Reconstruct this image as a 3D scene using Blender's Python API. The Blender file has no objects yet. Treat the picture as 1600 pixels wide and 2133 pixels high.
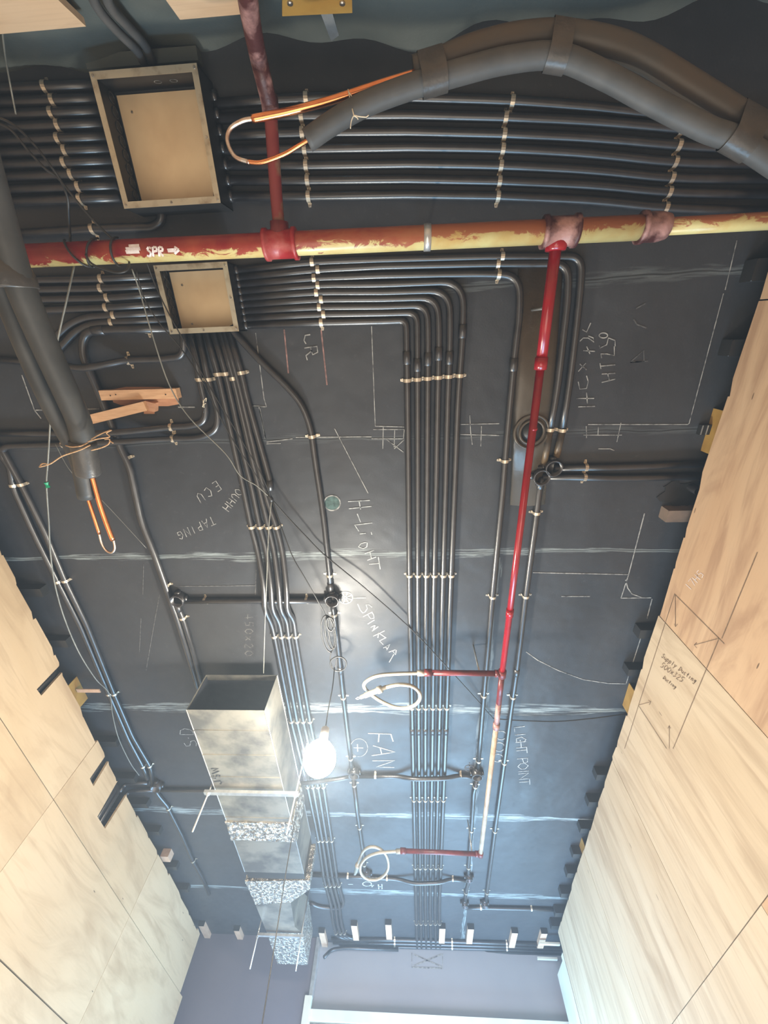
import bpy, bmesh, math, random
from mathutils import Vector, Matrix
random.seed(7)
SC = bpy.context.scene
COL = SC.collection

# ------------------------------------------------------------------ camera
CAMH = 1.6                      # lens height above the floor
H = 1.5                         # ceiling height above the lens
FPX = 824.366
yaw, pit, rol = [math.radians(v) for v in (-7.3037, 64.7928, 5.5632)]
fw = Vector((math.sin(yaw)*math.cos(pit), math.cos(yaw)*math.cos(pit), math.sin(pit)))
rt0 = Vector((math.cos(yaw), -math.sin(yaw), 0)); up0 = rt0.cross(fw)
rt = rt0*math.cos(rol) + up0*math.sin(rol); up = -rt0*math.sin(rol) + up0*math.cos(rol)
cam = bpy.data.cameras.new('camera'); co = bpy.data.objects.new('camera', cam); COL.objects.link(co)
m = Matrix((rt, up, -fw)).transposed().to_4x4(); m.translation = Vector((0, 0, CAMH)); co.matrix_world = m
cam.sensor_fit = 'HORIZONTAL'; cam.sensor_width = 36; cam.lens = 36*FPX/1600; cam.clip_start = 0.02
SC.camera = co
SC.view_settings.view_transform = 'Standard'; SC.view_settings.look = 'None'
SC.view_settings.gamma = 1; SC.view_settings.use_curve_mapping = False
SC.view_settings.exposure = 0.0
W = bpy.data.worlds.new('world'); SC.world = W; W.use_nodes = True
W.node_tree.nodes['Background'].inputs[0].default_value = (0.9, 0.85, 0.8, 1)
W.node_tree.nodes['Background'].inputs[1].default_value = 0.3

def area(name, loc, target, size, sizey, power, col):
    l = bpy.data.lights.new(name, 'AREA'); l.shape = 'RECTANGLE'; l.size = size; l.size_y = sizey
    l.energy = power; l.color = col
    o = bpy.data.objects.new(name, l); COL.objects.link(o); o.location = loc
    o.rotation_euler = (Vector(target)-Vector(loc)).to_track_quat('-Z', 'Y').to_euler()
    return o
# added unseen fill lamps: warm ones low down, cool ones at the far end
area('fill_warm_low', (-0.3, 1.6, 0.35), (-0.3, 1.4, 3), 2.1, 2.0, 50, (1.0, 0.84, 0.66))
area('fill_warm_rear', (-0.3, 0.25, 0.7), (-0.3, -0.2, 3), 0.5, 0.4, 4.5, (1.0, 0.88, 0.72))
area('fill_cool_far', (0.2, 4.5, 1.5), (0.1, 2.6, 3.1), 1.9, 1.6, 230, (0.36, 0.68, 1.0))
area('fill_cool_back_wall', (0.2, 3.0, 0.9), (0.1, 4.8, 2.8), 1.2, 1.0, 62, (0.62, 0.72, 1.0))

# ------------------------------------------------------------------ pixel rays -> points on real surfaces
def ray(x, y): return fw + rt*((x-800)/FPX) - up*((y-1066.5)/FPX)
O = Vector((0, 0, CAMH))
def C(x, y, z=H):               # point at height z above the lens
    d = ray(x, y); return O + d*(z/d.z)
XL, XR, YR = -1.78, 1.10, -0.69
def WX(x, y, X): d = ray(x, y); return O + d*(X/d.x)
def WY(x, y, Y): d = ray(x, y); return O + d*(Y/d.y)
ZC = CAMH + H

# ------------------------------------------------------------------ materials
def nodes(name):
    mt = bpy.data.materials.new(name); mt.use_nodes = True
    nt = mt.node_tree; b = nt.nodes['Principled BSDF']; return mt, nt, b
def N(nt, t, **k):
    n = nt.nodes.new(t)
    for a, v in k.items(): setattr(n, a, v)
    return n
def coords(nt, scale=(1,1,1), kind='Object'):
    tc = N(nt, 'ShaderNodeTexCoord'); mp = N(nt, 'ShaderNodeMapping'); mp.inputs['Scale'].default_value = scale
    nt.links.new(tc.outputs[kind], mp.inputs[0]); return mp.outputs[0]
def noise(nt, vec, scale, detail=4, rough=.55, dist=0):
    n = N(nt, 'ShaderNodeTexNoise'); n.inputs['Scale'].default_value = scale; n.inputs['Detail'].default_value = detail
    n.inputs['Roughness'].default_value = rough; n.inputs['Distortion'].default_value = dist
    nt.links.new(vec, n.inputs['Vector']); return n.outputs[0]
def ramp(nt, fac, stops):
    r = N(nt, 'ShaderNodeValToRGB'); cr = r.color_ramp
    while len(cr.elements) < len(stops): cr.elements.new(.5)
    for e, (p, c) in zip(cr.elements, stops):
        e.position = p; e.color = tuple(c) + (1,) if not isinstance(c, (int, float)) else (c, c, c, 1)
    nt.links.new(fac, r.inputs[0]); return r.outputs[0]
def bump(nt, b, h, strength, dist=.01):
    n = N(nt, 'ShaderNodeBump'); n.inputs['Strength'].default_value = strength; n.inputs['Distance'].default_value = dist
    nt.links.new(h, n.inputs['Height']); nt.links.new(n.outputs[0], b.inputs['Normal'])
def mathn(nt, op, a, b=None, c=None):
    n = N(nt, 'ShaderNodeMath', operation=op)
    for i, v in enumerate((a, b, c)):
        if v is None: continue
        if isinstance(v, (int, float)): n.inputs[i].default_value = v
        else: nt.links.new(v, n.inputs[i])
    return n.outputs[0]
def mixc(nt, f, a, b):
    n = N(nt, 'ShaderNodeMix', data_type='RGBA')
    for i, v in ((0, f), (6, a), (7, b)):
        if isinstance(v, tuple): n.inputs[i].default_value = v + (1,)
        elif isinstance(v, (int, float)): n.inputs[i].default_value = v
        else: nt.links.new(v, n.inputs[i])
    return n.outputs[2]
def mat(name, c1, c2=None, rough=.5, metal=0, scale=20, bmp=0, bscale=60, emit=0, spec=.5, stretch=(1,1,1), lo=.35, hi=.65, detail=4):
    mt, nt, b = nodes(name)
    b.inputs['Roughness'].default_value = rough; b.inputs['Metallic'].default_value = metal
    b.inputs['Specular IOR Level'].default_value = spec
    v = coords(nt, stretch)
    f = noise(nt, v, scale, detail)
    nt.links.new(ramp(nt, f, [(lo, c1), (hi, c2 or tuple(x*.8 for x in c1))]), b.inputs['Base Color'])
    if bmp: bump(nt, b, noise(nt, v, bscale, 3), bmp, .03 if 'foil' in name else .004)
    if emit:
        b.inputs['Emission Color'].default_value = tuple(c1)+(1,); b.inputs['Emission Strength'].default_value = emit
    return mt

def rubber(name, c1, c2, seams=(), xseams=(), rough=.50):
    mt, nt, b = nodes(name)
    v = coords(nt); b.inputs['Specular IOR Level'].default_value = .4
    big = noise(nt, v, 1.6, 5, .6); fine = noise(nt, v, 40, 4, .6)
    col = mixc(nt, ramp(nt, big, [(.35, 0), (.7, 1)]), c1, c2)
    col = mixc(nt, mathn(nt, 'MULTIPLY', ramp(nt, fine, [(.6, 0), (.8, 1)]), .25), col, (.11, .115, .12))
    sx = N(nt, 'ShaderNodeSeparateXYZ'); nt.links.new(v, sx.inputs[0])
    wob = mathn(nt, 'MULTIPLY', mathn(nt, 'SUBTRACT', noise(nt, v, 2.2, 3), .5), .05)
    patch = noise(nt, coords(nt, (1.6, 22, 1)), 2.6, 8, .7)
    patchx = noise(nt, coords(nt, (22, 2.4, 1)), 2.6, 8, .7)
    wid = noise(nt, coords(nt, (1, 1, 1)), 1.7, 3, .6)
    tot = None; dark = None
    for comp, lst, pt in ((1, seams, patch), (0, xseams, patchx)):
        for s, wd, amt in lst:
            dd = mathn(nt, 'ABSOLUTE', mathn(nt, 'SUBTRACT', mathn(nt, 'ADD', sx.outputs[comp], wob), s))
            wv_ = mathn(nt, 'MULTIPLY', ramp(nt, wid, [(.38, .25), (.66, 1)]), wd)
            near = mathn(nt, 'LESS_THAN', dd, wv_)
            soft = mathn(nt, 'SUBTRACT', 1, mathn(nt, 'DIVIDE', dd, wd)); 
            w = mathn(nt, 'MULTIPLY', mathn(nt, 'MULTIPLY', mathn(nt, 'MULTIPLY', near, mathn(nt, 'MAXIMUM', soft, 0)), amt), ramp(nt, pt, [(.47, 0), (.56, 1)]))
            core = mathn(nt, 'MULTIPLY', mathn(nt, 'LESS_THAN', dd, .007), amt*.5)
            w = mathn(nt, 'MAXIMUM', w, core)
            line = mathn(nt, 'MULTIPLY', mathn(nt, 'LESS_THAN', dd, .0022), .7)
            if comp == 0:
                lim = mathn(nt, 'GREATER_THAN', sx.outputs[1], .93); w = mathn(nt, 'MULTIPLY', w, lim); line = mathn(nt, 'MULTIPLY', line, lim)
            tot = w if tot is None else mathn(nt, 'MAXIMUM', tot, w)
            dark = line if dark is None else mathn(nt, 'MAXIMUM', dark, line)
    if tot is not None:
        col = mixc(nt, mathn(nt, 'MINIMUM', tot, 1), col, (.36, .42, .42))
        col = mixc(nt, dark, col, (.008, .008, .009))
    nt.links.new(col, b.inputs['Base Color'])
    nt.links.new(ramp(nt, noise(nt, v, 5, 5), [(.3, rough-.06), (.7, rough+.1)]), b.inputs['Roughness'])
    hb = mathn(nt, 'ADD', mathn(nt, 'MULTIPLY', noise(nt, v, 3.2, 3), 1), mathn(nt, 'MULTIPLY', noise(nt, v, 150, 2), .02))
    bump(nt, b, hb, .5, .03)
    return mt

def plywood(name, base, dark, pale, horiz):
    mt, nt, b = nodes(name)
    b.inputs['Roughness'].default_value = .62; b.inputs['Specular IOR Level'].default_value = .25
    oi = N(nt, 'ShaderNodeObjectInfo')
    tc = N(nt, 'ShaderNodeTexCoord'); ad = N(nt, 'ShaderNodeVectorMath', operation='ADD')
    nt.links.new(tc.outputs['Object'], ad.inputs[0])
    sc = N(nt, 'ShaderNodeVectorMath', operation='SCALE'); sc.inputs[3].default_value = 31
    cmb = N(nt, 'ShaderNodeCombineXYZ')
    for i in range(3): nt.links.new(oi.outputs['Random'], cmb.inputs[i])
    nt.links.new(cmb.outputs[0], sc.inputs[0]); nt.links.new(sc.outputs[0], ad.inputs[1])
    def mp(a, l):     # a across the grain, l along it
        n = N(nt, 'ShaderNodeMapping'); n.inputs['Scale'].default_value = (1, l, a) if horiz else (1, a, l)
        nt.links.new(ad.outputs[0], n.inputs[0]); return n.outputs[0]
    grain = noise(nt, mp(4.2, .8), 1.5, 6, .58, 2.2)
    fineg = noise(nt, mp(60, 2.2), 2.0, 4, .6, .3)
    blot = noise(nt, mp(2.6, .8), 1.3, 4, .5, .6)
    streak = noise(nt, mp(14, .9), 1.1, 3, .5, 1.5)
    col = mixc(nt, ramp(nt, blot, [(.34, 0), (.7, 1)]), base, pale)
    col = mixc(nt, mathn(nt, 'MULTIPLY', ramp(nt, grain, [(.48, 0), (.68, 1)]), .55), col, dark)
    col = mixc(nt, mathn(nt, 'MULTIPLY', ramp(nt, streak, [(.56, 0), (.66, 1)]), .35), col, dark)
    col = mixc(nt, mathn(nt, 'MULTIPLY', ramp(nt, fineg, [(.5, 0), (.75, 1)]), .16), col, dark)
    vo = N(nt, 'ShaderNodeTexVoronoi'); vo.inputs['Scale'].default_value = 3.4; nt.links.new(mp(1.6, .8), vo.inputs['Vector'])
    knot = mathn(nt, 'LESS_THAN', vo.outputs['Distance'], .02)
    vo2 = N(nt, 'ShaderNodeTexVoronoi'); vo2.inputs['Scale'].default_value = 2.6; nt.links.new(mp(5, .9), vo2.inputs['Vector'])
    knot = mathn(nt, 'MAXIMUM', knot, mathn(nt, 'LESS_THAN', vo2.outputs['Distance'], .03))
    col = mixc(nt, mathn(nt, 'MULTIPLY', knot, .8), col, (.07, .04, .02))
    nt.links.new(col, b.inputs['Base Color'])
    bump(nt, b, grain, .1, .004)
    return mt

SEAMS = [(-.115, .03, .25), (.385, .03, .12), (.905, .035, .7), (1.885, .06, .9), (2.885, .06, 1.0), (3.90, .06, .8)]
M = {}
M['ceil'] = rubber('black_rubber_sheet', (.030, .032, .037), (.043, .046, .052), SEAMS, [(.405, .035, .6)])
M['rub'] = rubber('wrapped_rubber', (.075, .086, .080), (.12, .135, .125), rough=.36)
M['wallgrey'] = mat('grey_painted_wall', (.30, .31, .34), (.36, .36, .38), rough=.8, scale=1.2, bmp=.05)
M['wallviolet'] = mat('violet_grey_wall', (.13, .12, .145), (.155, .145, .175), rough=.8, scale=1.2)
M['conc'] = mat('concrete_floor', (.30, .28, .25), (.2, .19, .17), rough=.9, scale=3)
M['plyL'] = plywood('birch_plywood', (.52, .375, .225), (.36, .24, .135), (.57, .43, .275), True)
M['plyR'] = plywood('pale_plywood', (.53, .345, .205), (.30, .17, .10), (.60, .43, .275), True)
M['plyV'] = plywood('pale_plywood_upright_grain', (.52, .40, .265), (.34, .235, .145), (.60, .49, .35), False)
M['rimk'] = mat('brightened_box_rim', (.10, .10, .11), (.05, .05, .055), rough=.3, scale=30)  # rim tone lifted in place of light so the dark ring reads
M['cond'] = mat('black_plastic_conduit', (.012, .012, .014), (.022, .022, .025), rough=.35, scale=25, spec=.9)
M['condb'] = mat('tan_scuffed_conduit', (.13, .085, .04), (.05, .045, .04), rough=.4, scale=14)
M['clip'] = mat('zinc_clip_metal', (.78, .72, .60), (.55, .48, .38), rough=.32, metal=.75, scale=60)
M['screw'] = mat('steel_screw', (.6, .58, .54), (.3, .28, .25), rough=.35, metal=.9, scale=90)
M['beige'] = mat('beige_painted_steel', (.86, .69, .45), (.74, .57, .36), rough=.45, scale=7, metal=.15, bmp=.1, bscale=12)
M['frame'] = mat('scuffed_box_rim', (.55, .50, .38), (.30, .23, .15), rough=.35, scale=22, metal=.55, lo=.5, hi=.72)
M['blk'] = mat('black_paint', (.012, .012, .013), (.02, .02, .02), rough=.45, scale=10)
M['copper'] = mat('copper_tube', (.90, .36, .15), (.75, .26, .10), rough=.22, metal=1, scale=14)
M['braze'] = mat('brazed_copper_end', (.62, .42, .30), (.75, .70, .66), rough=.35, metal=1, scale=50)
M['foam'] = mat('grey_foam_insulation', (.060, .062, .062), (.085, .085, .083), rough=.55, scale=12, bmp=.15, bscale=40, spec=.4)
M['foamd'] = mat('dark_foam_insulation', (.040, .040, .038), (.058, .057, .053), rough=.5, scale=12, bmp=.15, bscale=40, spec=.4)
M['foamb'] = mat('brownish_foam_insulation', (.075, .058, .042), (.06, .055, .048), rough=.5, scale=8, bmp=.15, bscale=40)
M['tape'] = mat('dark_duct_tape', (.05, .047, .043), (.075, .068, .062), rough=.38, scale=20, bmp=.2, bscale=80)
M['red'] = mat('red_enamel', (.30, .006, .014), (.24, .006, .012), rough=.22, scale=18, spec=.6)
M['darkred'] = mat('dark_red_primer', (.16, .018, .02), (.09, .012, .014), rough=.4, scale=25)
M['teered'] = mat('cast_red_fitting', (.32, .018, .022), (.42, .10, .09), rough=.4, scale=16, lo=.5, hi=.68, bmp=.4, bscale=60)
M['rust'] = mat('rusty_painted_iron', (.06, .015, .015), (.38, .21, .19), rough=.5, scale=11, bmp=.5, bscale=60, lo=.46, hi=.58, detail=8, stretch=(1, 1, 1))
M['riser'] = mat('streaked_red_pipe', (.20, .03, .028), (.22, .15, .09), rough=.4, scale=12, lo=.5, hi=.62, detail=7, bmp=.15)
M['tan'] = mat('bare_tan_pipe', (.46, .38, .29), (.34, .24, .16), rough=.5, scale=16)
M['hose'] = mat('braided_steel_hose', (.48, .44, .36), (.34, .31, .25), rough=.38, metal=.5, scale=400, bmp=.5, bscale=500)
M['galv'] = mat('galvanised_steel', (.46, .43, .36), (.20, .20, .19), rough=.30, metal=.72, scale=5, bmp=.5, bscale=9, detail=11, lo=.42, hi=.6)
M['foil'] = mat('crinkled_foil_tape', (.66, .62, .53), (.20, .19, .18), rough=.2, metal=.75, scale=45, bmp=1.0, bscale=60, lo=.44, hi=.56)
M['steel'] = mat('bright_strut_steel', (.66, .68, .68), (.5, .52, .52), rough=.3, metal=.7, scale=30)
M['ochre'] = mat('ochre_bracket_paint', (.42, .26, .065), (.33, .19, .045), rough=.4, scale=14, spec=.5)
M['dusty'] = mat('dusty_brown_timber', (.20, .14, .10), (.12, .09, .07), rough=.7, scale=12)
M['wood'] = mat('red_brown_timber', (.46, .24, .13), (.36, .17, .09), rough=.6, scale=8, stretch=(2, 14, 14), bmp=.1)
M['pwood'] = mat('pale_timber_block', (.58, .40, .28), (.50, .33, .22), rough=.6, scale=8, stretch=(9, 2, 9))
M['chalk'] = mat('white_chalk', (.38, .38, .36), (.075, .075, .078), rough=.95, scale=45, spec=.1, lo=.4, hi=.7)
M['chalkb'] = mat('brightened_white_chalk', (.46, .48, .47), (.16, .17, .18), rough=.95, scale=60, spec=.1, lo=.4, hi=.7)  # chalk tone raised so the words hold against ceiling glare
M['chalkf'] = mat('faint_chalk', (.15, .15, .15), (.07, .07, .07), rough=.95, scale=70, spec=.1)
M['chalkp'] = mat('pink_chalk', (.34, .20, .18), (.16, .10, .09), rough=.95, scale=70, spec=.1)
M['chalkg'] = mat('green_chalk', (.10, .155, .145), (.06, .085, .08), rough=.95, scale=60, spec=.1)
M['pencil'] = mat('pencil_line', (.16, .10, .06), (.25, .17, .10), rough=.8, scale=60)
M['white'] = mat('white_stencil_paint', (.80, .74, .70), (.62, .5, .46), rough=.5, scale=60)
M['logo'] = mat('black_logo_ink', (.02, .02, .02), (.03, .03, .03), rough=.5)
M['cable'] = mat('dark_grey_cable', (.016, .016, .016), (.03, .028, .026), rough=.45, scale=20)
M['cableg'] = mat('pale_grey_wire', (.24, .24, .21), (.16, .16, .14), rough=.4, scale=20)
M['twine'] = mat('tan_jute_twine', (.62, .40, .22), (.42, .25, .13), rough=.85, scale=120)
M['whitetie'] = mat('cream_string', (.80, .72, .55), (.7, .6, .45), rough=.8, scale=60)
M['green'] = mat('green_electrical_tape', (.01, .34, .17), (.02, .25, .13), rough=.4)
M['cream'] = mat('cream_painted_frame', (.72, .74, .64), (.62, .64, .55), rough=.45, scale=5)
M['bulb'] = mat('glowing_bulb', (1.0, .93, .80), (1.0, .93, .80), emit=560)
M['socket'] = mat('white_lamp_socket', (.6, .55, .5), (.5, .45, .4), rough=.5)

def painted_main():
    mt, nt, b = nodes('flaking_red_over_yellow_paint')
    b.inputs['Roughness'].default_value = .32
    v = coords(nt); sx = N(nt, 'ShaderNodeSeparateXYZ'); nt.links.new(v, sx.inputs[0])
    n1 = noise(nt, coords(nt, (4, 9, 9)), 3.4, 10, .74, .8)
    # red was sprayed from the rear side of the pipe, yellow primer shows on the other side
    side = mathn(nt, 'MULTIPLY', mathn(nt, 'SUBTRACT', sx.outputs[1], .010), 9)
    along = mathn(nt, 'MULTIPLY', sx.outputs[0], .04)
    f = mathn(nt, 'ADD', mathn(nt, 'ADD', n1, side), along)
    edge = ramp(nt, f, [(.52, 0), (.57, 1)])
    red = mixc(nt, ramp(nt, noise(nt, v, 9, 5), [(.4, 0), (.7, 1)]), (.22, .012, .016), (.36, .07, .035))
    red = mixc(nt, ramp(nt, mathn(nt, 'ADD', mathn(nt, 'MULTIPLY', sx.outputs[0], .9), mathn(nt, 'MULTIPLY', n1, .8)), [(.35, 0), (.75, 1)]), red, (.36, .13, .06))
    yel = mixc(nt, ramp(nt, noise(nt, v, 12, 6), [(.4, 0), (.7, 1)]), (.60, .54, .25), (.52, .36, .13))
    nt.links.new(mixc(nt, edge, red, yel), b.inputs['Base Color'])
    bump(nt, b, n1, .15, .003)
    return mt
M['main'] = painted_main()

# ------------------------------------------------------------------ mesh helpers
def link(name, bm, m, parent=None, smooth=False):
    me = bpy.data.meshes.new(name); bmesh.ops.recalc_face_normals(bm, faces=bm.faces[:])
    bm.to_mesh(me); bm.free(); me.materials.append(M[m] if isinstance(m, str) else m)
    if smooth:
        for p in me.polygons: p.use_smooth = True
    o = bpy.data.objects.new(name, me); COL.objects.link(o)
    if parent: o.parent = parent
    return o
def tag(o, label, cat, group=None, kind=None):
    o['label'] = label; o['category'] = cat
    if group: o['group'] = group
    if kind: o['kind'] = kind
    return o
def thing(name, label, cat, loc=(0,0,0), group=None):
    o = bpy.data.objects.new(name, None); COL.objects.link(o); o.location = loc; o.empty_display_size = .05
    return tag(o, label, cat, group)
def pt(o, name, bm, m, smooth=False, label=None):
    """a part whose mesh is in world coordinates, re-based to its parent's location"""
    bmesh.ops.translate(bm, verts=bm.verts[:], vec=-Vector(o.location))
    c = link(name, bm, m, o, smooth)
    if label: c['label'] = label
    return c
def rebase(o):
    """move a mesh thing's origin to its own middle"""
    vs = [v.co for v in o.data.vertices]; c = sum(vs, Vector())/len(vs)
    for v in o.data.vertices: v.co -= c
    o.location = c; return o
def box(bm, lo, hi, rot=None, piv=None):
    r = bmesh.ops.create_cube(bm, size=1)['verts']; lo, hi = Vector(lo), Vector(hi); c = (lo+hi)/2; s = hi-lo
    for v in r:
        v.co = Vector((v.co.x*s.x, v.co.y*s.y, v.co.z*s.z)) + c
        if rot: v.co = rot @ (v.co-(piv or c)) + (piv or c)
    return r
def frame_from(d):
    d = d.normalized(); a = Vector((0,0,1)) if abs(d.z) < .9 else Vector((1,0,0))
    x = d.cross(a).normalized(); return x, x.cross(d).normalized()
def tube(bm, pts, r, seg=12, cap=True, rs=None):
    pts = [Vector(p) for p in pts]; n = len(pts); rings = []
    d = (pts[1]-pts[0]); x, y = frame_from(d); prev = d.normalized()
    for i, p in enumerate(pts):
        t = (pts[min(i+1, n-1)] - pts[max(i-1, 0)]).normalized()
        q = prev.rotation_difference(t); x = (q @ x); x = (x - t*x.dot(t)).normalized(); y = t.cross(x); prev = t
        rr = rs[i] if rs else r
        rings.append([bm.verts.new(p + x*(rr*math.cos(2*math.pi*k/seg)) + y*(rr*math.sin(2*math.pi*k/seg))) for k in range(seg)])
    for a, b in zip(rings, rings[1:]):
        for k in range(seg): bm.faces.new((a[k], a[(k+1) % seg], b[(k+1) % seg], b[k]))
    if cap: bm.faces.new(rings[0][::-1]); bm.faces.new(rings[-1])
def fillet(pts, R=.05, n=7):
    pts = [Vector(p) for p in pts]; out = [pts[0]]
    for i in range(1, len(pts)-1):
        a, b, c = pts[i-1], pts[i], pts[i+1]
        t = min(R, (a-b).length*.48, (c-b).length*.48)
        p0 = b+(a-b).normalized()*t; p2 = b+(c-b).normalized()*t
        if (a-b).angle(c-b, math.pi) > math.radians(178.5): out.append(b); continue
        for k in range(n+1):
            s = k/n; out.append(p0*(1-s)**2 + b*2*s*(1-s) + p2*s*s)
    out.append(pts[-1]); return out
def spline(pts, n=6):
    pts = [Vector(p) for p in pts]; P = [pts[0]*2-pts[1]]+pts+[pts[-1]*2-pts[-2]]; out = []
    for i in range(1, len(P)-2):
        for k in range(n):
            t = k/n; a, b, c, d = P[i-1:i+3]
            out.append(.5*((2*b)+(c-a)*t+(2*a-5*b+4*c-d)*t*t+(3*b-a-3*c+d)*t**3))
    out.append(pts[-1]); return out
def ribbon(bm, pts, nrm, w):
    pts = [Vector(p) for p in pts]; nrm = Vector(nrm); n = len(pts)
    if n < 2: return
    L = []
    for i, p in enumerate(pts):
        t = (pts[min(i+1, n-1)]-pts[max(i-1, 0)])
        if t.length < 1e-6: t = Vector((1,0,0))
        s = t.normalized().cross(nrm).normalized()*w/2; L.append((bm.verts.new(p-s), bm.verts.new(p+s)))
    for a, b in zip(L, L[1:]): bm.faces.new((a[0], a[1], b[1], b[0]))
def prism(bm, outline, vec):
    vec = Vector(vec); a = [bm.verts.new(Vector(p)) for p in outline]; b = [bm.verts.new(Vector(p)+vec) for p in outline]
    bm.faces.new(a); bm.faces.new(b[::-1]); n = len(a)
    for i in range(n): bm.faces.new((a[i], b[i], b[(i+1) % n], a[(i+1) % n]))
def B(): return bmesh.new()

# ------------------------------------------------------------------ the setting
bm = B(); box(bm, (-2.3, -1.1, ZC), (1.7, 5.2, ZC+.12)); ceiling = link('ceiling', bm, 'ceil'); ceiling['kind'] = 'structure'
ceiling['label'] = 'black rubber-lined ceiling with dusty sheet joints and chalk marks'
bm = B(); box(bm, (-2.3, -1.1, -.1), (1.7, 5.2, 0)); fl = link('floor', bm, 'conc'); fl['kind'] = 'structure'
bm = B(); box(bm, (-2.15, -.95, 0), (-2.05, 4.9, ZC)); w = link('wall_left', bm, 'blk'); w['kind'] = 'structure'
bm = B(); box(bm, (1.32, -.95, 0), (1.42, 4.9, ZC)); w2 = link('wall_right', bm, 'blk'); w2['kind'] = 'structure'
# far wall: grey panel and a darker violet part left of it
bm = B(); box(bm, (-.80, 4.80, 0), (1.32, 4.95, ZC)); wb = link('wall_back', bm, 'wallgrey'); wb['kind'] = 'structure'
bm = B(); box(bm, (-2.05, 4.72, 0), (-.825, 4.95, ZC)); wv = link('wall_back_left', bm, 'wallviolet'); wv['kind'] = 'structure'
bm = B(); box(bm, (-.823, 4.70, CAMH+1.17), (-.795, 4.80, ZC)); t1 = link('trim_1', bm, 'steel'); t1['kind'] = 'structure'
bm = B(); box(bm, (-.85, 4.69, 0), (-.80, 4.80, CAMH+1.17)); t2 = link('trim_2', bm, 'cream'); t2['kind'] = 'structure'
bm = B(); box(bm, (-.80, 4.74, CAMH+1.06), (1.16, 4.80, CAMH+1.115)); t3 = link('trim_3', bm, 'cream'); t3['kind'] = 'structure'
bm = B(); box(bm, (-.80, 4.76, CAMH+.9), (1.16, 4.80, CAMH+1.03)); t3 = link('trim_4', bm, 'cream'); t3['kind'] = 'structure'
# rear wall, wrapped in sagging rubber sheet: a gently rippled skin in front of the wall
bm = B(); nx, nz = 120, 14; V = []
for i in range(nx+1):
    x = -2.1 + 3.5*i/nx; row = []
    for j in range(nz+1):
        z = ZC - .55 + .55*j/nz
        y = -.72 + .012*math.sin(x*5+j*.5) + .008*math.sin(x*13+1) + .015*(j/nz)
        if j == nz: y += .012*math.sin(x*21)+.01*math.sin(x*9+2)
        row.append(bm.verts.new((x, y, z)))
    V.append(row)
for i in range(nx):
    for j in range(nz): bm.faces.new((V[i][j], V[i+1][j], V[i+1][j+1], V[i][j+1]))
wr = link('wall_rear', bm, 'rub', smooth=True); wr['kind'] = 'structure'
bm = B(); box(bm, (-2.1, -.95, 0), (1.4, -.76, ZC)); wr2 = link('wall_rear_core', bm, 'blk'); wr2['kind'] = 'structure'

# plywood sheets --------------------------------------------------
def jag(y0, y1, ztop, amp=.006, step=.23, rnd=random.Random(3)):
    out = []; y = y0
    while y < y1:
        n = min(y1, y+step*rnd.uniform(.6, 1.5)); a = rnd.uniform(-amp, amp)
        out += [(y+.001, ztop+a), (min(y1, y+(n-y)*.8), ztop+a+rnd.uniform(-.006, .006)), (n-.001, ztop+a-.006)]; y = n
    return out
def sheet(side, y0, y1, z0, z1, toppts, labeltxt):
    X = XL if side == 'l' else XR
    bm = B(); pts = [(y0, z0), (y1, z0)] + (sorted(toppts, key=lambda p: 0)[::-1] if toppts else [(y1, z1), (y0, z1)])
    prism(bm, [(X, y, CAMH+z) for y, z in pts], (-.012 if side == 'l' else .012, 0, 0))
    o = link('plywood_sheet', bm, 'plyL' if side == 'l' else ('plyR' if y0 < 1.1 else 'plyV'), w if side == 'l' else w2)
    o['label'] = labeltxt; return o
g = .0012
def notch(y, depth):  return y, depth
# left wall: top row has three slots cut for conduits
tl1 = jag(-.66, 1.497, 1.43) + [(1.500, 1.425), (1.505, 1.287), (1.552, 1.291), (1.543, 1.425)] + jag(1.56, 2.07-g, 1.42)
tl2 = jag(2.07+g, 2.205, 1.42) + [(2.207, 1.417), (2.208, 1.295), (2.273, 1.293), (2.259, 1.425)] + jag(2.28, 2.43, 1.42) + \
      [(2.437, 1.419), (2.454, 1.234), (2.579, 1.236), (2.592, 1.428)] + jag(2.60, 3.29-g, 1.425)
sheet('l', -.66, 2.07-g, 1.112, 1.43, tl1, 'upper plywood sheet with one cut slot')
sheet('l', 2.07+g, 3.29-g, 1.112, 1.43, tl2, 'upper plywood sheet with two conduit slots')
sheet('l', 3.29+g, 4.53, 1.112, 1.43, jag(3.29+g, 4.53, 1.435), 'upper plywood sheet nearest the far wall')
for (a, b, z0, z1) in ((-.66, .85, .658, 1.11), (.85, 2.07, .658, 1.11), (2.07, 3.29, .658, 1.11), (3.29, 4.60, .0, 1.11),
                       (-.66, 2.4, -1.6, .655), (2.4, 3.29, -1.6, .655)):
    sheet('l', a+g, b-g, z0+g, z1-g, None, 'lower plywood sheet on the left wall')
for a, b in ((-.66, -.03), (-.03, 1.19), (1.19, 2.185), (2.185, 3.095), (3.095, 4.22)):
    sheet('r', a+g, b-g, .657, 1.43, jag(a+g, b-g, 1.43), 'upper plywood sheet on the right wall')
for a, b in ((-.66, .6), (.6, 1.7), (1.7, 2.9), (2.9, 4.22)):
    sheet('r', a+g, b-g, -1.6, .654, None, 'lower plywood sheet on the right wall')
# rear plywood: left piece, notch, middle piece
for x0, x1, zt, lb in ((-2.0, -.735, 1.31, 'plywood piece at the rear left corner'), (-.51, -.335, 1.315, 'plywood piece beside the notch for the black pipes'),
                       (-.335, 1.3, 1.26, 'lower plywood piece on the rear wall'), (-.735, -.51, 1.2, 'plywood below the pipe notch')):
    bm = B(); box(bm, (x0+g, -.69, 0), (x1-g, -.675, CAMH+zt)); o = link('plywood_sheet', bm, 'plyR', wr2); o['label'] = lb
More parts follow.
